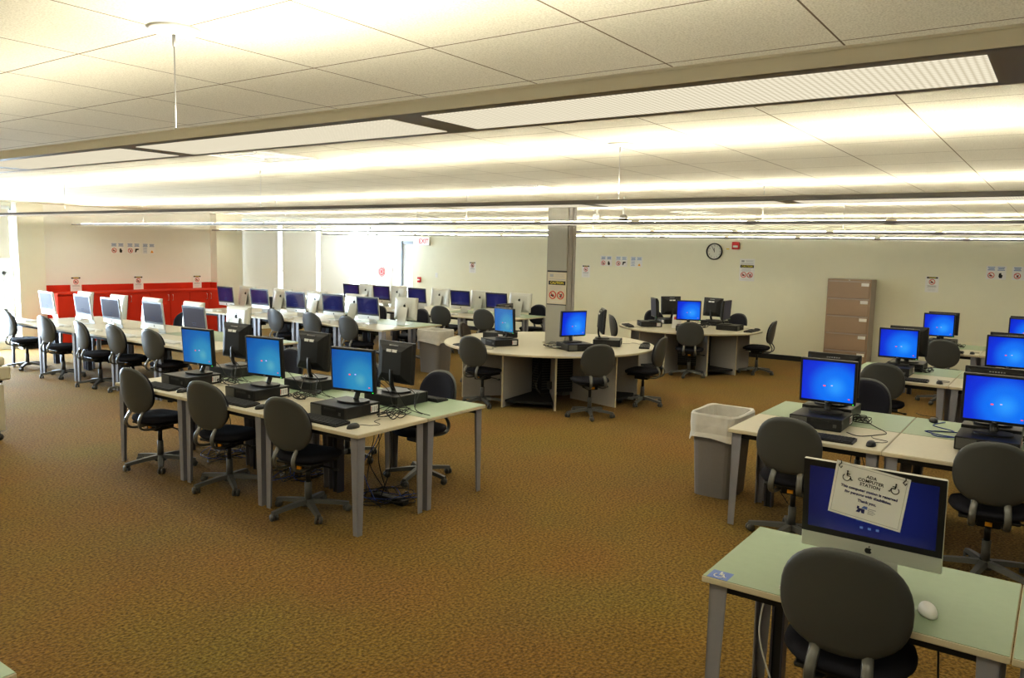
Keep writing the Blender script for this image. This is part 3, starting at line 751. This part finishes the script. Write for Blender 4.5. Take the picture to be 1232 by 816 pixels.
b = MB(); TT = T0 @ Matrix.Translation((-.012, -.066, .0006))
b.prism([(-.022, -.014), (-.008, -.014), (-.004, -.004), (.0, -.014), (.010, -.014), (.010, .004), (-.012, .004)], 0, .0006, 'navy', TT)
b.prism([(-.004, .006), (.018, .006), (.018, .018), (.004, .018)], 0, .0006, 'accblue', TT)
b.prism([(-.020, .0), (-.012, .0), (-.012, .012), (-.020, .012)], 0, .0006, 'navy', TT)
for k in range(4): b.box((.022, .010 - k * .007, 0), (.050 - .006 * (k % 2), .0125 - k * .007, .0006), 'greyink', 0, 1, TT)
obj('logo', b, po)
for x in (-.122, .117):
    c = MB(); c.tube([T0 @ Vector(q) for q in ((x, .115, -.004), (x + .004, .107, .004), (x - .004, .095, .005), (x + .005, .086, .004), (x + .008, .094, .002))], .0022, 'ink', 6)
    obj('wire_clip', c, t)
# blue access sticker on desk corner
T1 = Matrix.Translation((2.992, 1.055, DZ)) @ Matrix.Rotation(R(-90), 4, 'Z')
b = MB(); b.box((-.042, -.042, 0), (.042, .042, .0006), 'accblue', 0, 1, T1); wheelchair(b, .062, T1 @ Matrix.Translation((0, 0, .0006)), 'paper', 1)
obj('access_sticker', b, None, label='blue wheelchair symbol sticker on the left corner of the accessible desk', cat='sticker')
T1 = Matrix.Translation((2.992, -.08, DZ)) @ Matrix.Rotation(R(-90), 4, 'Z')
b = MB(); b.box((-.042, -.042, 0), (.042, .042, .0006), 'accblue', 0, 1, T1); wheelchair(b, .062, T1 @ Matrix.Translation((0, 0, .0006)), 'paper', 1)
obj('access_sticker', b, None, label='blue sticker at the right edge on the joined green desk', cat='sticker')
obj('loose_cable', MB().tube(smooth_pts([(3.42, .93, .72), (3.40, .98, .55), (3.36, .99, .46), (3.26, .96, .38), (3.20, .88, .24), (3.24, .80, .08), (3.34, .72, .006)], 5), .004, 'whitecord', 6), label='white power cord hanging beneath the accessible desk', cat='cable')
obj('loose_cable', MB().tube(smooth_pts([(3.30, .30, .70), (3.16, .27, .45), (3.12, .20, .2), (3.18, .10, .006), (3.30, .0, .006)], 5), .004, 'blackcord', 6), label='black cord hanging under the accessible desk right of the chair', cat='cable')

# ---------------------------------------------------------------- three rows of all-in-one computers
def aio_row(x, y0, nm, fy, by, fdx, bdx, frot=0.):
    ords = ['farthest right', 'second from right', 'middle', 'second from left', 'farthest left']
    for j in range(5):
        y = y0 + DW * (j + .5)
        desk(DC, x + DD / 2, y, 'cream desk, %s, near side of %s' % (ords[j], nm))
        desk(DG if j < 2 else DC, x + DD * 1.5, y, 'desk, %s, far side of %s' % (ords[j], nm), pi)
        ex = random.uniform(-.05, .05)
        (AO if 'cabinet' in nm else AI)((x + fdx + .04 * (j % 2), fy[j], DZ), R(frot) + ex, 'silver all-in-one screen toward camera, %s, %s' % (ords[j], nm), G_AI)
        AI((x + bdx, by[j], DZ), R(180) + ex, 'silver all-in-one computer showing its back, %s, %s' % (ords[j], nm), G_AI)
        KW((x + .2, fy[j] - .02, DZ), 0, 'slim white keyboard, %s, near side of %s' % (ords[j], nm), G_KB)
        MW((x + .22, fy[j] - .32, DZ), 0, 'white mouse, %s, near side of %s' % (ords[j], nm), G_MO)
W1, W2, W3 = 'computer row by the red cabinet', 'middle computer row before the shades', 'rear computer row near the exit'
aio_row(5.52, 8.46, W1, (9.53, 10.6, 11.68, 12.6, 13.70), (9.2, 10.25, 11.34, 12.3, 13.35), .60, 1.0)
aio_row(8.88, 8.80, W2, (9.72, 10.63, 11.6, 12.70, 13.72), (9.22, 10.45, 11.5, 12.5, 13.6), .62, .98)
aio_row(11.85, 8.55, W3, (9.26, 10.22, 11.38, 12.48, 13.4), (8.95, 9.95, 11.05, 12.3, 13.3), .72, 1.05)
O5 = ['first', 'second', 'third', 'fourth', 'fifth']
for k, (x, y, d) in enumerate(((5.64, 13.42, -6), (5.63, 12.22, 2), (5.60, 11.08, -8), (5.70, 10.40, 0), (5.72, 9.55, 4))):
    chair(x, y, d, 'grey-backed office chair, %s from left, near side of %s' % (O5[k], W1))
chair(6.98, 11.6, 180, 'grey office chair on the far side of ' + W1 + ', facing camera')
for k, (x, y, d) in enumerate(((9.04, 12.5, 0), (9.04, 11.33, -4), (9.02, 10.36, 0), (9.0, 9.45, -2))):
    chair(x, y, d, 'grey-backed office chair, %s from left, near side of %s' % (O5[k], W2))
for k, (x, y, d) in enumerate(((10.5, 14.0, 180), (10.52, 12.85, 176), (10.5, 11.75, 184), (10.5, 10.72, 180), (10.52, 9.68, 178))):
    chair(x, y, d, 'office chair facing camera, %s from left, far side of %s' % (O5[k], W2))
for k, (x, y, d) in enumerate(((11.95, 10.08, 14), (11.95, 9.0, 10))):
    chair(x, y, d, 'grey-backed office chair, %s from left, near side of %s' % (O5[k], W3))
chair(13.35, 8.95, 180, 'office chair facing camera on the far side of ' + W3)

# ---------------------------------------------------------------- round tables
def round_table(cx, cy, rad, a0, label, hole):
    t = thing('round_computer_table', label, 'table', (cx, cy, 0))
    b = MB(); b.lathe([(hole, DZ - .028), (rad - .004, DZ - .028), (rad, DZ - .024), (rad, DZ - .006), (rad - .004, DZ - .002), (hole, DZ - .002), (hole, DZ - .028)], 'edge', 72, None, False)
    b.lathe([(hole, DZ - .0025), (rad - .006, DZ - .0025), (rad - .006, DZ), (hole, DZ), (hole, DZ - .0025)], 'cream', 72, None, False)
    obj('table_top', b, t)
    for k in range(5):
        c = a0 + 36 + 72 * k
        for s in (-1, 1):
            a = R(c + s * 16); T = Matrix.Rotation(a, 4, 'Z')
            m = MB(); m.box((.46, -.012, 0), (rad - .22, .012, DZ - .028), 'panelw', 0, 1, T); m.box((rad - .221, -.0125, 0), (rad - .216, .0125, DZ - .028), 'edge', 0, 1, T)
            obj('side_panel', m, t)
        arc = [(cos(R(c + q)) * (rad - .26), sin(R(c + q)) * (rad - .26)) for q in range(-15, 16, 3)]
        inn = [(cos(R(c + q)) * .5, sin(R(c + q)) * .5) for q in range(15, -16, -15)]
        obj('base_shelf', MB().prism(arc + inn, .07, .10, 'blackm'), t)
        a = R(a0 + 72 * k); T = Matrix.Rotation(a, 4, 'Z')
        m = MB(); m.box((.45, -.33, .10), (.47, .33, DZ - .03), 'blackm', 0, 1, T)
        for z in [.15 + .035 * q for q in range(14)]: m.box((.47, -.31, z), (.476, .31, z + .012), 'base', 0, 1, T)
        obj('mesh_panel', m, t)
    return t
def round_stations(cx, cy, rad, specs, nm, mr=.72):
    for a, who, rot, moff, kb in specs:
        f = a + 180; ux, uy = cos(R(a)), sin(R(a))
        station(cx + ux * rad, cy + uy * rad, f, who + ' of ' + nm, {'front left seat': MT, 'front seat': MBU}.get(who, MOFF), R(rot), mdx=rad - mr, cdx=rad - mr - .08, cdy=moff, kb=kb, mo=kb)
C1 = (9.44, 6.02); T1N = 'round table at the pillar'
round_table(*C1, 1.5, 165, 'large round cream computer table built around the square pillar', .10)
round_stations(*C1, 1.5, ((158, 'front left seat', 8, .0, True), (237, 'front seat', 10, .0, False), (293, 'right seat', 12, .0, True), (21, 'rear right seat', 0, 0, False), (93, 'rear left seat', 0, 0, False)), T1N, .76)
chair(8.12, 6.2, 0, 'grey-backed office chair, front left seat of ' + T1N)
chair(8.44, 4.76, 52, 'grey-backed office chair, front seat of ' + T1N)
chair(9.64, 4.62, 96, 'grey-backed office chair seen sideways, right seat of ' + T1N)
chair(9.35, 7.22, 292, 'brown-grey office chair, rear left seat of ' + T1N, CHB)
C2 = (13.42, 5.55); T2N = 'round table under the clock'
round_table(*C2, 1.27, 200, 'smaller round cream computer table standing below the wall clock', .15)
round_stations(*C2, 1.27, ((200, 'front seat', 0, .0, False), (272, 'right seat', 0, .0, True), (344, 'rear right seat', 0, 0, False), (56, 'rear left seat', 0, 0, False), (128, 'left seat', 0, 0, True)), T2N, .66)
chair(12.42, 5.12, 22, 'grey-backed office chair, front seat of ' + T2N)
chair(13.58, 4.35, 96, 'grey-backed office chair seen sideways, right seat of ' + T2N)
chair(12.70, 6.48, -50, 'grey-backed office chair, left seat of ' + T2N)
chair(14.1, 6.45, 236, 'office chair facing camera, rear left seat of ' + T2N)
chair(14.55, 5.2, 166, 'office chair facing camera, rear right seat of ' + T2N)
# small printed card standing on the far table
b = MB(); b.add([(0, -.08, 0), (0, .08, 0), (.04, .08, .22), (.04, -.08, .22), (.08, -.08, 0), (.08, .08, 0)], [(3, 2, 1, 0), (2, 3, 4, 5), (0, 3, 4) if False else (3, 0, 4), (1, 2, 5)], 'paper')
b.add([(.0255, -.05, .15), (.0255, .05, .15), (.036, .05, .20), (.036, -.05, .20)], [(3, 2, 1, 0)], 'redink')
obj('tent_card', b, None, (12.98, 5.62, DZ), R(10), label='white folded card standing beside the front monitor of the far round table', cat='card')

# ================================================================== WASTE BINS
def make_bin():
    t = thing('waste_bin', '', 'trash can'); h = .70
    def ring(k, z, g=0):  # rounded rectangle
        a, c = (.215 + .035 * k + g), (.165 + .03 * k + g); P = []
        for q in range(24):
            an = 2 * pi * q / 24; P.append((a * abs(cos(an)) ** .35 * (1 if cos(an) > 0 else -1), c * abs(sin(an)) ** .35 * (1 if sin(an) > 0 else -1), z))
        return P
    def loft(rings, m, cap=True):
        vs = [p for r_ in rings for p in r_]; n = 24; fs = [(i * n + k, i * n + (k + 1) % n, i * n + n + (k + 1) % n, i * n + n + k) for i in range(len(rings) - 1) for k in range(n)]
        if cap: fs.append(tuple(range(n))[::-1])
        return MB().add(vs, fs, m, False)
    obj('bin_body', loft([ring(0, 0), ring(.5, h * .5), ring(1, h - .02), ring(1, h - .02, .012), ring(1, h, .012), ring(1, h, -.006), ring(.5, h * .5, -.006), ring(0, .02, -.006)], 'bin'), t)
    def wav(z, g, amp, seed):
        rng = random.Random(seed); P = ring(1, z, g)
        return [(x * (1 + rng.uniform(-.01, .01)), y * (1 + rng.uniform(-.01, .01)), z + amp * sin(k * 1.1 + seed) + rng.uniform(-amp, amp) * .6) for k, (x, y, z) in enumerate(P)]
    obj('bin_liner', loft([wav(h - .20, .024, .022, 2), wav(h - .15, .018, .006, 7), wav(h - .08, .022, .006, 5), wav(h + .0, .020, .004, 3), wav(h + .016, .010, .003, 4), wav(h + .008, -.008, .002, 6), wav(h - .3, -.02, .01, 1), [(x * .3, y * .3, h - .34) for x, y, _ in ring(1, 0)]], 'liner', False), t)
    return t
BN = Proto(make_bin)
BN((6.46, 2.33, 0), 0, 'grey waste bin with white liner beside the front right desk row', 'grey waste bins')
BN((9.85, 8.52, 0), R(90), 'grey waste bin with white liner at the end of the middle computer row', 'grey waste bins')

# ================================================================== FILING CABINET
t = thing('filing_cabinet', 'tall brown lateral filing cabinet of five drawers against the back wall', 'cabinet', (15.25, 2.90, 0))
Wc, Hc, Dc = .75, 1.66, .46
b = MB(); b.box((.012, 0, 0), (Dc, Wc, Hc), 'cabside', .006, 1); b.box((.0, 0, 0), (.012, .02, Hc), 'cab'); b.box((0, Wc - .02, 0), (.012, Wc, Hc), 'cab'); b.box((0, 0, Hc - .03), (.013, Wc, Hc), 'cab'); b.box((0, 0, 0), (.013, Wc, .05), 'cab')
b.box((-.004, Wc * .48, Hc - .022), (.0, Wc * .52, Hc - .008), 'steel'); obj('cabinet_body', b, t)
for k in range(5):
    z1 = Hc - .032 - k * .320; z0 = z1 - .312
    d = MB(); d.box((-.012, .022, z0), (.011, Wc - .022, z1 - .022), 'cab', .004, 1); d.box((-.006, .022, z1 - .022), (.008, Wc - .022, z1), 'cabside')
    dro = obj('drawer', d, t)
    obj('label_holder', MB().box((-.015, .035, z1 - .088), (-.0115, .165, z1 - .03), 'paper'), dro, label='white card label')
    obj('pull_rim', MB().box((-.02, .022, z1 - .028), (-.004, Wc - .022, z1 - .020), 'cab'), dro)

# ================================================================== RED CABINET UNDER THE LEFT WALL
t = thing('base_cabinet', 'long low red cabinet with red top and backsplash along the left wall', 'cabinet', (0, 0, 0))
X0, X1, YF, YB_ = 7.06, 10.685, 15.45, YL - .004
b = MB(); b.box((X0, YF + .02, .10), (X1, YB_, 1.01), 'red'); b.box((X0, YF + .08, 0), (X1, YB_, .10), 'base_b'); obj('carcass', b, t)
obj('counter_top', MB().box((X0, YF - .01, 1.01), (X1, YB_, 1.05), 'red', .004, 1), t)
obj('backsplash', MB().box((X0, YB_ - .02, 1.05), (X1, YB_, 1.175), 'red').box((X1 - .02, YF + .36, 1.05), (X1, YB_ - .02, 1.175), 'red'), t)
nd = 8; st = (X1 - X0) / nd
for k in range(nd):
    d = obj('door', MB().box((X0 + k * st + .004, YF, .12), (X0 + (k + 1) * st - .004, YF + .02, 1.0), 'red', .002, 1), t)
    hx = X0 + (k + 1) * st - .05 if k % 2 == 0 else X0 + k * st + .05
    obj('handle', MB().tube([(hx, YF, .84), (hx, YF - .03, .84), (hx, YF - .03, .96), (hx, YF, .96)], .006, 'steel', 8), d)

# ================================================================== WALL SIGNS
def SB(x, y, z): return Matrix.Translation((x, y, z)) @ YZ                      # faces -X
def SL(x, y, z): return Matrix.Translation((x, y, z)) @ Matrix(((1, 0, 0, 0), (0, 0, -1, 0), (0, 1, 0, 0), (0, 0, 0, 1)))   # faces -Y
def ringsym(b, x, y, r, T, pict='food'):
    P = [T @ Vector((x + r * cos(a), y + r * sin(a), .0016)) for a in [2 * pi * k / 24 for k in range(25)]]
    b.tube(P, r * .13, 'redink', 5)
    b.prism([(x - r * .75, y - r * .1), (x - r * .1, y - r * .45), (x + r * .5, y - r * .45), (x + r * .35, y + r * .05), (x - r * .15, y + r * .25)], 0, .0012, 'ink', T) if pict == 'food' else \
        b.prism([(x - r * .3, y - r * .55), (x + r * .3, y - r * .55), (x + r * .45, y + r * .5), (x - r * .1, y + r * .2)], 0, .0012, 'ink', T)
    b.tube([T @ Vector((x - r * .7, y + r * .7, .002)), T @ Vector((x + r * .7, y - r * .7, .002))], r * .11, 'redink', 5)
def lines(b, x0, x1, y, n, dy, T, m='greyink', h=.004):
    for k in range(n):
        q = .82 if k % 2 else 1.; c = (x0 + x1) / 2; w = (x1 - x0) / 2 * q
        b.box((c - w, y - k * dy - h / 2, 0), (c + w, y - k * dy + h / 2, .0008), m, 0, 1, T)
def caution_small(T, label):
    b = MB(); b.box((-.108, -.14, -.001), (.108, .14, 0), 'paper', 0, 1, T); b.box((-.088, .105, 0), (.088, .132, .0008), 'ink', 0, 1, T)
    b.text('CAUTION', .024, 'yellow', T @ Matrix.Translation((0, .118, .001)), bold=.0006)
    ringsym(b, 0, .045, .045, T); lines(b, -.075, .075, -.022, 3, .012, T, 'greyink', .006); lines(b, -.065, .065, -.075, 4, .012, T, 'palegrey')
    obj('caution_sign', b, None, label=label, cat='sign', group='small caution notices')
caution_small(SB(XB - .003, 12.42, 1.60), 'small caution notice on the back wall, between exit door and pillar')
caution_small(SB(XB - .003, 9.10, 1.61), 'small caution notice on the back wall, just right of the pillar')
caution_small(SB(XB - .003, 2.0, 1.61), 'small caution notice on the back wall, right of the filing cabinet')
for k, x in enumerate((7.68, 8.96, 10.33)):
    caution_small(SL(x, YL - .03, 1.19), 'small caution notice standing on the red cabinet, ' + ('left', 'middle', 'right')[k] + ' one')
def caution_big(T, label, mt, glare=False):
    b = MB(); b.box((-.155, -.225, -.003), (.155, .225, 0), mt, .002, 1, T)
    b.box((-.12, .155, 0), (-.06, .195, .0008), 'greyink', 0, 1, T); lines(b, -.04, .13, .19, 3, .016, T); lines(b, -.13, .13, .125, 1, .012, T, 'greyink', .008)
    b.box((-.138, .045, 0), (.138, .10, .0008), 'ink', 0, 1, T); b.text('CAUTION', .05, 'yellow', T @ Matrix.Translation((0, .072, .0012)), bold=.001)
    lines(b, -.12, .09, .022, 4, .016, T); ringsym(b, -.065, -.10, .052, T); ringsym(b, .065, -.10, .052, T, 'cup'); lines(b, -.12, .12, -.185, 2, .016, T, 'palegrey')
    return b
t = thing('caution_sign', 'large laminated caution sign fixed to the pillar', 'sign', group='large caution signs')
T = SB(9.414, 5.90, 1.525); obj('sign_sheet', caution_big(T, '', 'laminate'), t)
obj('sign_holder', MB().box((-.16, .225, -.004), (.16, .245, .004), 'blackp', 0, 1, T).box((-.16, -.24, -.004), (.16, -.226, .004), 'base', 0, 1, T), t)
obj('caution_sign', caution_big(SB(XB - .004, 5.35, 1.76), '', 'paper'), None, label='large caution sign on the back wall below the red alarm', cat='sign', group='large caution signs')
def card(T, kind, label):
    b = MB(); b.box((-.148, -.115, -.001), (.148, .115, 0), 'paper', 0, 1, T)
    lines(b, -.125, -.02, .09, 3, .022, T, 'bluepic', .014); lines(b, .02, .125, .09, 3, .022, T, 'bluepic', .014)
    if kind < 2:
        ringsym(b, -.07, -.045, .045, T, 'food' if kind == 0 else 'cup')
        if kind == 0: b.prism([(.05, -.09), (.09, -.09), (.10, -.04), (.08, -.03), (.075, .0), (.045, -.01), (.04, -.06)], 0, .001, 'ink', T)
        else: b.prism([(.03, -.08), (.055, -.08), (.07, -.035), (.11, -.03), (.115, -.005), (.04, -.005)], 0, .001, 'ink', T)
    else:
        lines(b, -.125, -.03, .02, 5, .026, T, 'bluepic', .008); b.prism([(.04, -.09), (.11, -.09), (.075, -.03)], 0, .001, 'orange', T); b.box((.072, -.08, .001), (.078, -.05, .0014), 'ink', 0, 1, T)
    obj('notice_card', b, None, label=label, cat='sign', group='blue-headed notice cards')
nm = ('left', 'middle', 'right'); wh = ('with a crossed-out picture and dark head', 'with a crossed-out cup and dark hand', 'with an orange triangle')
for k, y in enumerate((8.58, 8.20, 7.83)): card(SB(XB - .003, y, 1.86), k, 'card %s, right of the pillar on back wall' % wh[k])
for k, y in enumerate((1.04, .66)): card(SB(XB - .003, y, 1.85), k, 'card %s, right edge of back wall' % wh[k])
for k, x in enumerate((8.55, 8.89, 9.22)): card(SL(x, YL - .003, 1.91), k, 'notice card %s, above the red cabinet' % wh[k])

# clock
t = thing('wall_clock', 'round black-rimmed wall clock on the back wall', 'clock', (XB - .002, 6.05, 2.12))
T = YZ
obj('clock_rim', MB().lathe([(.150, .0), (.172, .0), (.172, .03), (.160, .045), (.150, .03), (.150, .0)], 'blackp', 40, T), t)
f = MB(); f.lathe([(0, .0), (.152, .0), (.152, .012), (0, .012)], 'clockface', 40, T, False)
for k in range(12):
    a = pi / 2 - 2 * pi * k / 12; n = str(12 if k == 0 else k)
    f.text(n, .036, 'ink', T @ Matrix.Translation((.12 * cos(a), .12 * sin(a), .0125)))
obj('clock_face', f, t)
for nm_, ln, wd, a in (('hour_hand', .075, .006, 98), ('minute_hand', .115, .004, 118)):
    obj(nm_, MB().box((-.015, -wd, .015), (ln, wd, .017), 'ink', 0, 1, T @ Matrix.Rotation(R(a if nm_ == 'minute_hand' else 97), 4, 'Z')), t)
# fire alarm strobe
t = thing('fire_alarm', 'red fire alarm strobe on the back wall right of the clock', 'alarm', (XB, 5.60, 2.245))
obj('alarm_body', MB().box((-.05, -.075, -.075), (0, .075, .075), 'redp', .012, 2), t)
obj('strobe_lens', MB().box((-.072, -.055, -.04), (-.048, .045, .005), 'white', .008, 2), t)
obj('wall_tag', MB().box((XB - .012, 5.74, 2.165), (XB, 5.80, 2.185), 'yellow'), None, label='tiny yellow tag on the wall between clock and fire alarm', cat='tag')
# exit sign
t = thing('exit_sign', 'white EXIT sign with red letters above the door side of back wall', 'sign', (XB - .01, 14.03, 2.24))
obj('sign_box', MB().box((-.05, -.19, -.11), (.0, .19, .11), 'white', .004, 1).box((-.0515, -.18, -.10), (-.0495, .18, .10), 'exitface'), t)
obj('lettering', MB().text('EXIT', .165, 'exitred', Matrix.Translation((-.0525, 0, 0)) @ YZ, bold=.002), t)
t = thing('fire_pull_station', 'small red fire alarm pull box by the exit door', 'alarm', (XB, 14.22, 1.22))
obj('pull_body', MB().box((-.04, -.055, -.07), (0, .055, .07), 'redp', .006, 1), t); obj('pull_handle', MB().box((-.055, -.04, -.02), (-.038, .04, .015), 'paper', .004, 1), t)
obj('light_switch', MB().box((XB - .008, 13.58, 1.30), (XB, 13.66, 1.42), 'white', .002, 1).box((XB - .014, 13.61, 1.345), (XB - .006, 13.63, 1.375), 'white'), None, label='white light switch on the back wall right of the exit sign', cat='switch')
# white board with round red emblem
t = thing('display_board', 'white display board with round red emblem in front of the bright window', 'sign board', (15.45, 15.33, 0))
b = MB(); b.box((0, -.42, .12), (.025, .40, 1.54), 'board', .004, 1); b.box((-.15, -.36, 0), (.2, -.32, .04), 'steel'); b.box((-.15, .30, 0), (.2, .34, .04), 'steel'); b.box((0, -.36, .0), (.02, -.32, .14), 'steel'); b.box((0, .30, .0), (.02, .34, .14), 'steel'); obj('board_panel', b, t)
e = MB(); T = Matrix.Translation((-.002, .0, 1.40)) @ YZ
e.lathe([(.115, 0), (.135, 0), (.135, .002), (.115, .002), (.115, 0)], 'redink', 32, T, False); e.lathe([(.07, 0), (.10, 0), (.10, .002), (.07, .002), (.07, 0)], 'redink', 32, T, False)
e.lathe([(0, 0), (.045, 0), (.045, .002), (0, .002)], 'redink', 20, T, False)
for k in range(6): e.box((.04, -.008, 0), (.118, .008, .002), 'redink', 0, 1, T @ Matrix.Rotation(R(60 * k + 30), 4, 'Z'))
obj('emblem', e, t, label='round red emblem')

# ================================================================== COPIER AT LEFT EDGE
t = thing('copier', 'beige copier on casters cut off by the left edge of the photo', 'copier', (2.82, 8.68, 0))
obj('copier_body', MB().box((0, 0, .10), (.60, .66, .58), 'beige', .012, 2), t)
obj('paper_drawer', MB().box((.595, .04, .14), (.612, .62, .33), 'beige', .006, 1), t)
obj('paper_drawer', MB().box((.595, .04, .35), (.612, .62, .57), 'beige', .006, 1), t)
obj('scanner_top', MB().box((-.02, -.03, .62), (.66, .68, .76), 'beige', .02, 2).box((.0, -.01, .76), (.62, .66, .86), 'beige', .03, 2).box((.02, .01, .595), (.59, .65, .63), 'blackm'), t)
obj('document_lid', MB().box((.02, .03, .86), (.58, .62, .90), 'beige', .02, 2), t)
for sx in (.07, .55):
    for sy in (.05, .60): obj('caster', MB().cyl((sx, sy - .02, .035), (sx, sy + .02, .035), .035, 'blackp', 16).cyl((sx, sy, .04), (sx, sy, .11), .015, 'blackp', 8), t)

# green desk whose corner just enters the bottom left of the frame
desk(DG, .605, 3.0, 'sage green desk corner peeking in at the bottom left edge', R(0))

# ================================================================== LOOSE CABLES
def tangle(name, cx, cy, z, rx, ry, n, label, mats=('blackcord',), zr=.05, seed=1):
    rng = random.Random(seed); b = MB()
    for k in range(n):
        pts = []; a = rng.uniform(0, 6.28); 
        for i in range(9):
            a += rng.uniform(.3, 1.3); q = rng.uniform(.25, 1)
            pts.append((cx + rx * q * cos(a), cy + ry * q * sin(a), z + rng.uniform(0, zr)))
        b.tube(smooth_pts(pts, 4), .0035, mats[k % len(mats)], 5)
    return obj(name, b, None, label=label, cat='cables', kind='stuff')
def drop(b, p, q, m='blackcord', sag=.12, r=.0035):
    p = Vector(p); q = Vector(q); mid = (p + q) / 2 + Vector((random.uniform(-sag, sag), random.uniform(-sag, sag), -.08))
    b.tube(smooth_pts([p, p + (mid - p) * .5 + Vector((.02, 0, -.02)), mid, q], 5), r, m, 5)
for j, nm in enumerate(SEAT):
    y = LY0 + DW * (j + .5)
    o = tangle('cable_tangle', LX0 + DD + .02, y - .1, .006, .28, .26, 7, 'tangle of black and blue cables on carpet under left island, seat %s' % nm, ('blackcord', 'blackcord', 'bluecord'), .07, 10 + j)
    b = MB()
    for k in range(5):
        drop(b, (LX0 + DD + random.uniform(-.1, .1), y + random.uniform(-.3, .2), .71), (LX0 + DD + random.uniform(-.2, .2), y + random.uniform(-.3, .1), .02), 'bluecord' if k == 2 else 'blackcord')
    obj('hanging_cables', b, None, label='cables hanging beneath left foreground island, %s' % nm, cat='cables', kind='stuff')
    tangle('cable_tangle', LX0 + DD - .10, y - .28, DZ + .004, .14, .16, 5, 'black cable tangle between cases on left foreground island, %s' % nm, ('blackcord',), .06, 20 + j)
    b = MB()
    for k in range(4):
        yy = y - .25 + random.uniform(-.05, .25)
        b.tube(smooth_pts([(4.28 + .1 * k, yy, DZ + .3 - .05 * k), (4.40 + .05 * k, yy - .06, DZ + .16), (4.46, yy - .10, DZ + .05), (4.52, yy - .2, DZ + .006)], 5), .003, 'blackcord', 5)
    obj('monitor_cables', b, None, label='black monitor cables drooping between back-to-back monitors, left island, %s' % nm, cat='cables', kind='stuff')
b = MB(); b.box((4.42, 4.15, .0), (4.50, 4.50, .045), 'blackp', .005, 1)
for k in range(4): b.box((4.44, 4.18 + k * .08, .045), (4.48, 4.22 + k * .08, .047), 'base')
obj('power_strip', b, None, label='black power strip on carpet under left foreground island', cat='power strip')
b = MB(); b.tube(smooth_pts([(7.05, .72, DZ + .004), (6.85, .78, DZ + .004), (6.70, .62, DZ + .004), (6.58, .80, DZ + .004), (6.48, .60, DZ + .006), (6.60, .46, DZ + .012), (6.78, .56, DZ + .02), (6.92, .50, DZ + .06), (6.80, .44, DZ + .01), (6.52, .52, DZ + .01), (6.44, .70, DZ + .004), (6.62, .74, DZ + .006), (6.7, .40, DZ + .006)], 5), .004, 'bluecord', 6)
obj('blue_cord', b, None, label='coiled blue cord on the front right desk row beside its seam', cat='cord')
b = MB(); b.tube(smooth_pts([(6.45, 1.22, DZ + .07), (6.40, 1.14, DZ + .03), (6.30, 1.02, DZ + .004), (6.18, 1.06, DZ + .004), (6.05, 1.16, DZ + .004), (6.12, 1.26, DZ + .004)], 5), .003, 'blackcord', 6)
obj('black_cord', b, None, label='thin black cord on cream desk right of the front right keyboard', cat='cord')
for i, (x, nm) in enumerate(ROWS):
    for j, sd in ((0, 'left'), (1, 'right')):
        tangle('cable_tangle', x + .92, RY + DW * (.32 - j), DZ + .004, .12, .12, 4, 'black cable tangle behind %s cases of %s' % (sd, nm), ('blackcord',), .06, 40 + i * 2 + j)
tangle('cable_tangle', 9.03, 5.55, DZ + .004, .22, .30, 8, 'black cable tangle on the round table in front of pillar', ('blackcord', 'blackcord', 'whitecord'), .05, 61)
tangle('cable_tangle', 13.35, 5.4, DZ + .004, .35, .35, 9, 'black cable tangle at the centre of the far round table', ('blackcord',), .10, 62)
b = MB(); b.tube(smooth_pts([(8.35, 5.42, .70), (8.25, 5.5, .45), (8.34, 5.46, .25), (8.30, 5.36, .20), (8.24, 5.44, .33), (8.42, 5.42, .60)], 6), .006, 'blackcord', 6)
b.box((8.47, 5.36, .26), (8.51, 5.42, .36), 'blackp', .004, 1)
obj('cable_loop', b, None, label='black cable loop hanging inside the pillar table front opening', cat='cord')
b = MB()
for k in range(6): drop(b, (6.5 + random.uniform(-.1, .1), RY + random.uniform(.1, 1.), .70), (6.4 + random.uniform(-.2, .2), RY + random.uniform(.1, .8), .02))
obj('hanging_cables', b, None, label='cables hanging under the front right desk row', cat='cables', kind='stuff')

# ================================================================== DAYLIGHT AND WORLD
w = bpy.data.worlds.new('world'); bpy.context.scene.world = w; w.use_nodes = True
bg = w.node_tree.nodes['Background']; bg.inputs[0].default_value = (.86, .93, 1, 1); bg.inputs[1].default_value = 4
def daylight(name, loc, rot, sx, sy, e, col=(.74, .87, 1)):
    L = bpy.data.lights.new(name, 'AREA'); L.shape = 'RECTANGLE'; L.size = sx; L.size_y = sy; L.energy = e; L.color = col
    o = bpy.data.objects.new(name, L); COL.objects.link(o); o.location = loc; o.rotation_euler = rot
daylight('sky_light', (5.0, YL + .6, 1.4), (R(-90), 0, 0), 3.4, 2.6, 1300, (.64, .82, 1))
daylight('sky_light', (13.5, YL + .6, 1.6), (R(-90), 0, 0), 4.4, 2.2, 620, (.66, .82, 1))
daylight('sky_light', (XB + .7, 15.2, 1.3), (R(90), 0, R(90)), 1.5, 2.2, 130, (.62, .80, 1))
S = bpy.data.lights.new('sun', 'SUN'); S.energy = 3.0; S.angle = .01; S.color = (1, .95, .86)
so = bpy.data.objects.new('sun', S); COL.objects.link(so); so.rotation_euler = Vector((.38, -.62, -.68)).to_track_quat('-Z', 'Y').to_euler()

sc = bpy.context.scene
sc.view_settings.view_transform = 'Standard'; sc.view_settings.look = 'Medium High Contrast'; sc.view_settings.exposure = 0.32
sc.cycles.use_denoising = True
sc.cycles.max_bounces = 8; sc.cycles.diffuse_bounces = 5; sc.cycles.glossy_bounces = 3; sc.cycles.transmission_bounces = 4; sc.cycles.transparent_max_bounces = 6
sc.cycles.sample_clamp_indirect = 6; sc.cycles.caustics_reflective = False; sc.cycles.caustics_refractive = False
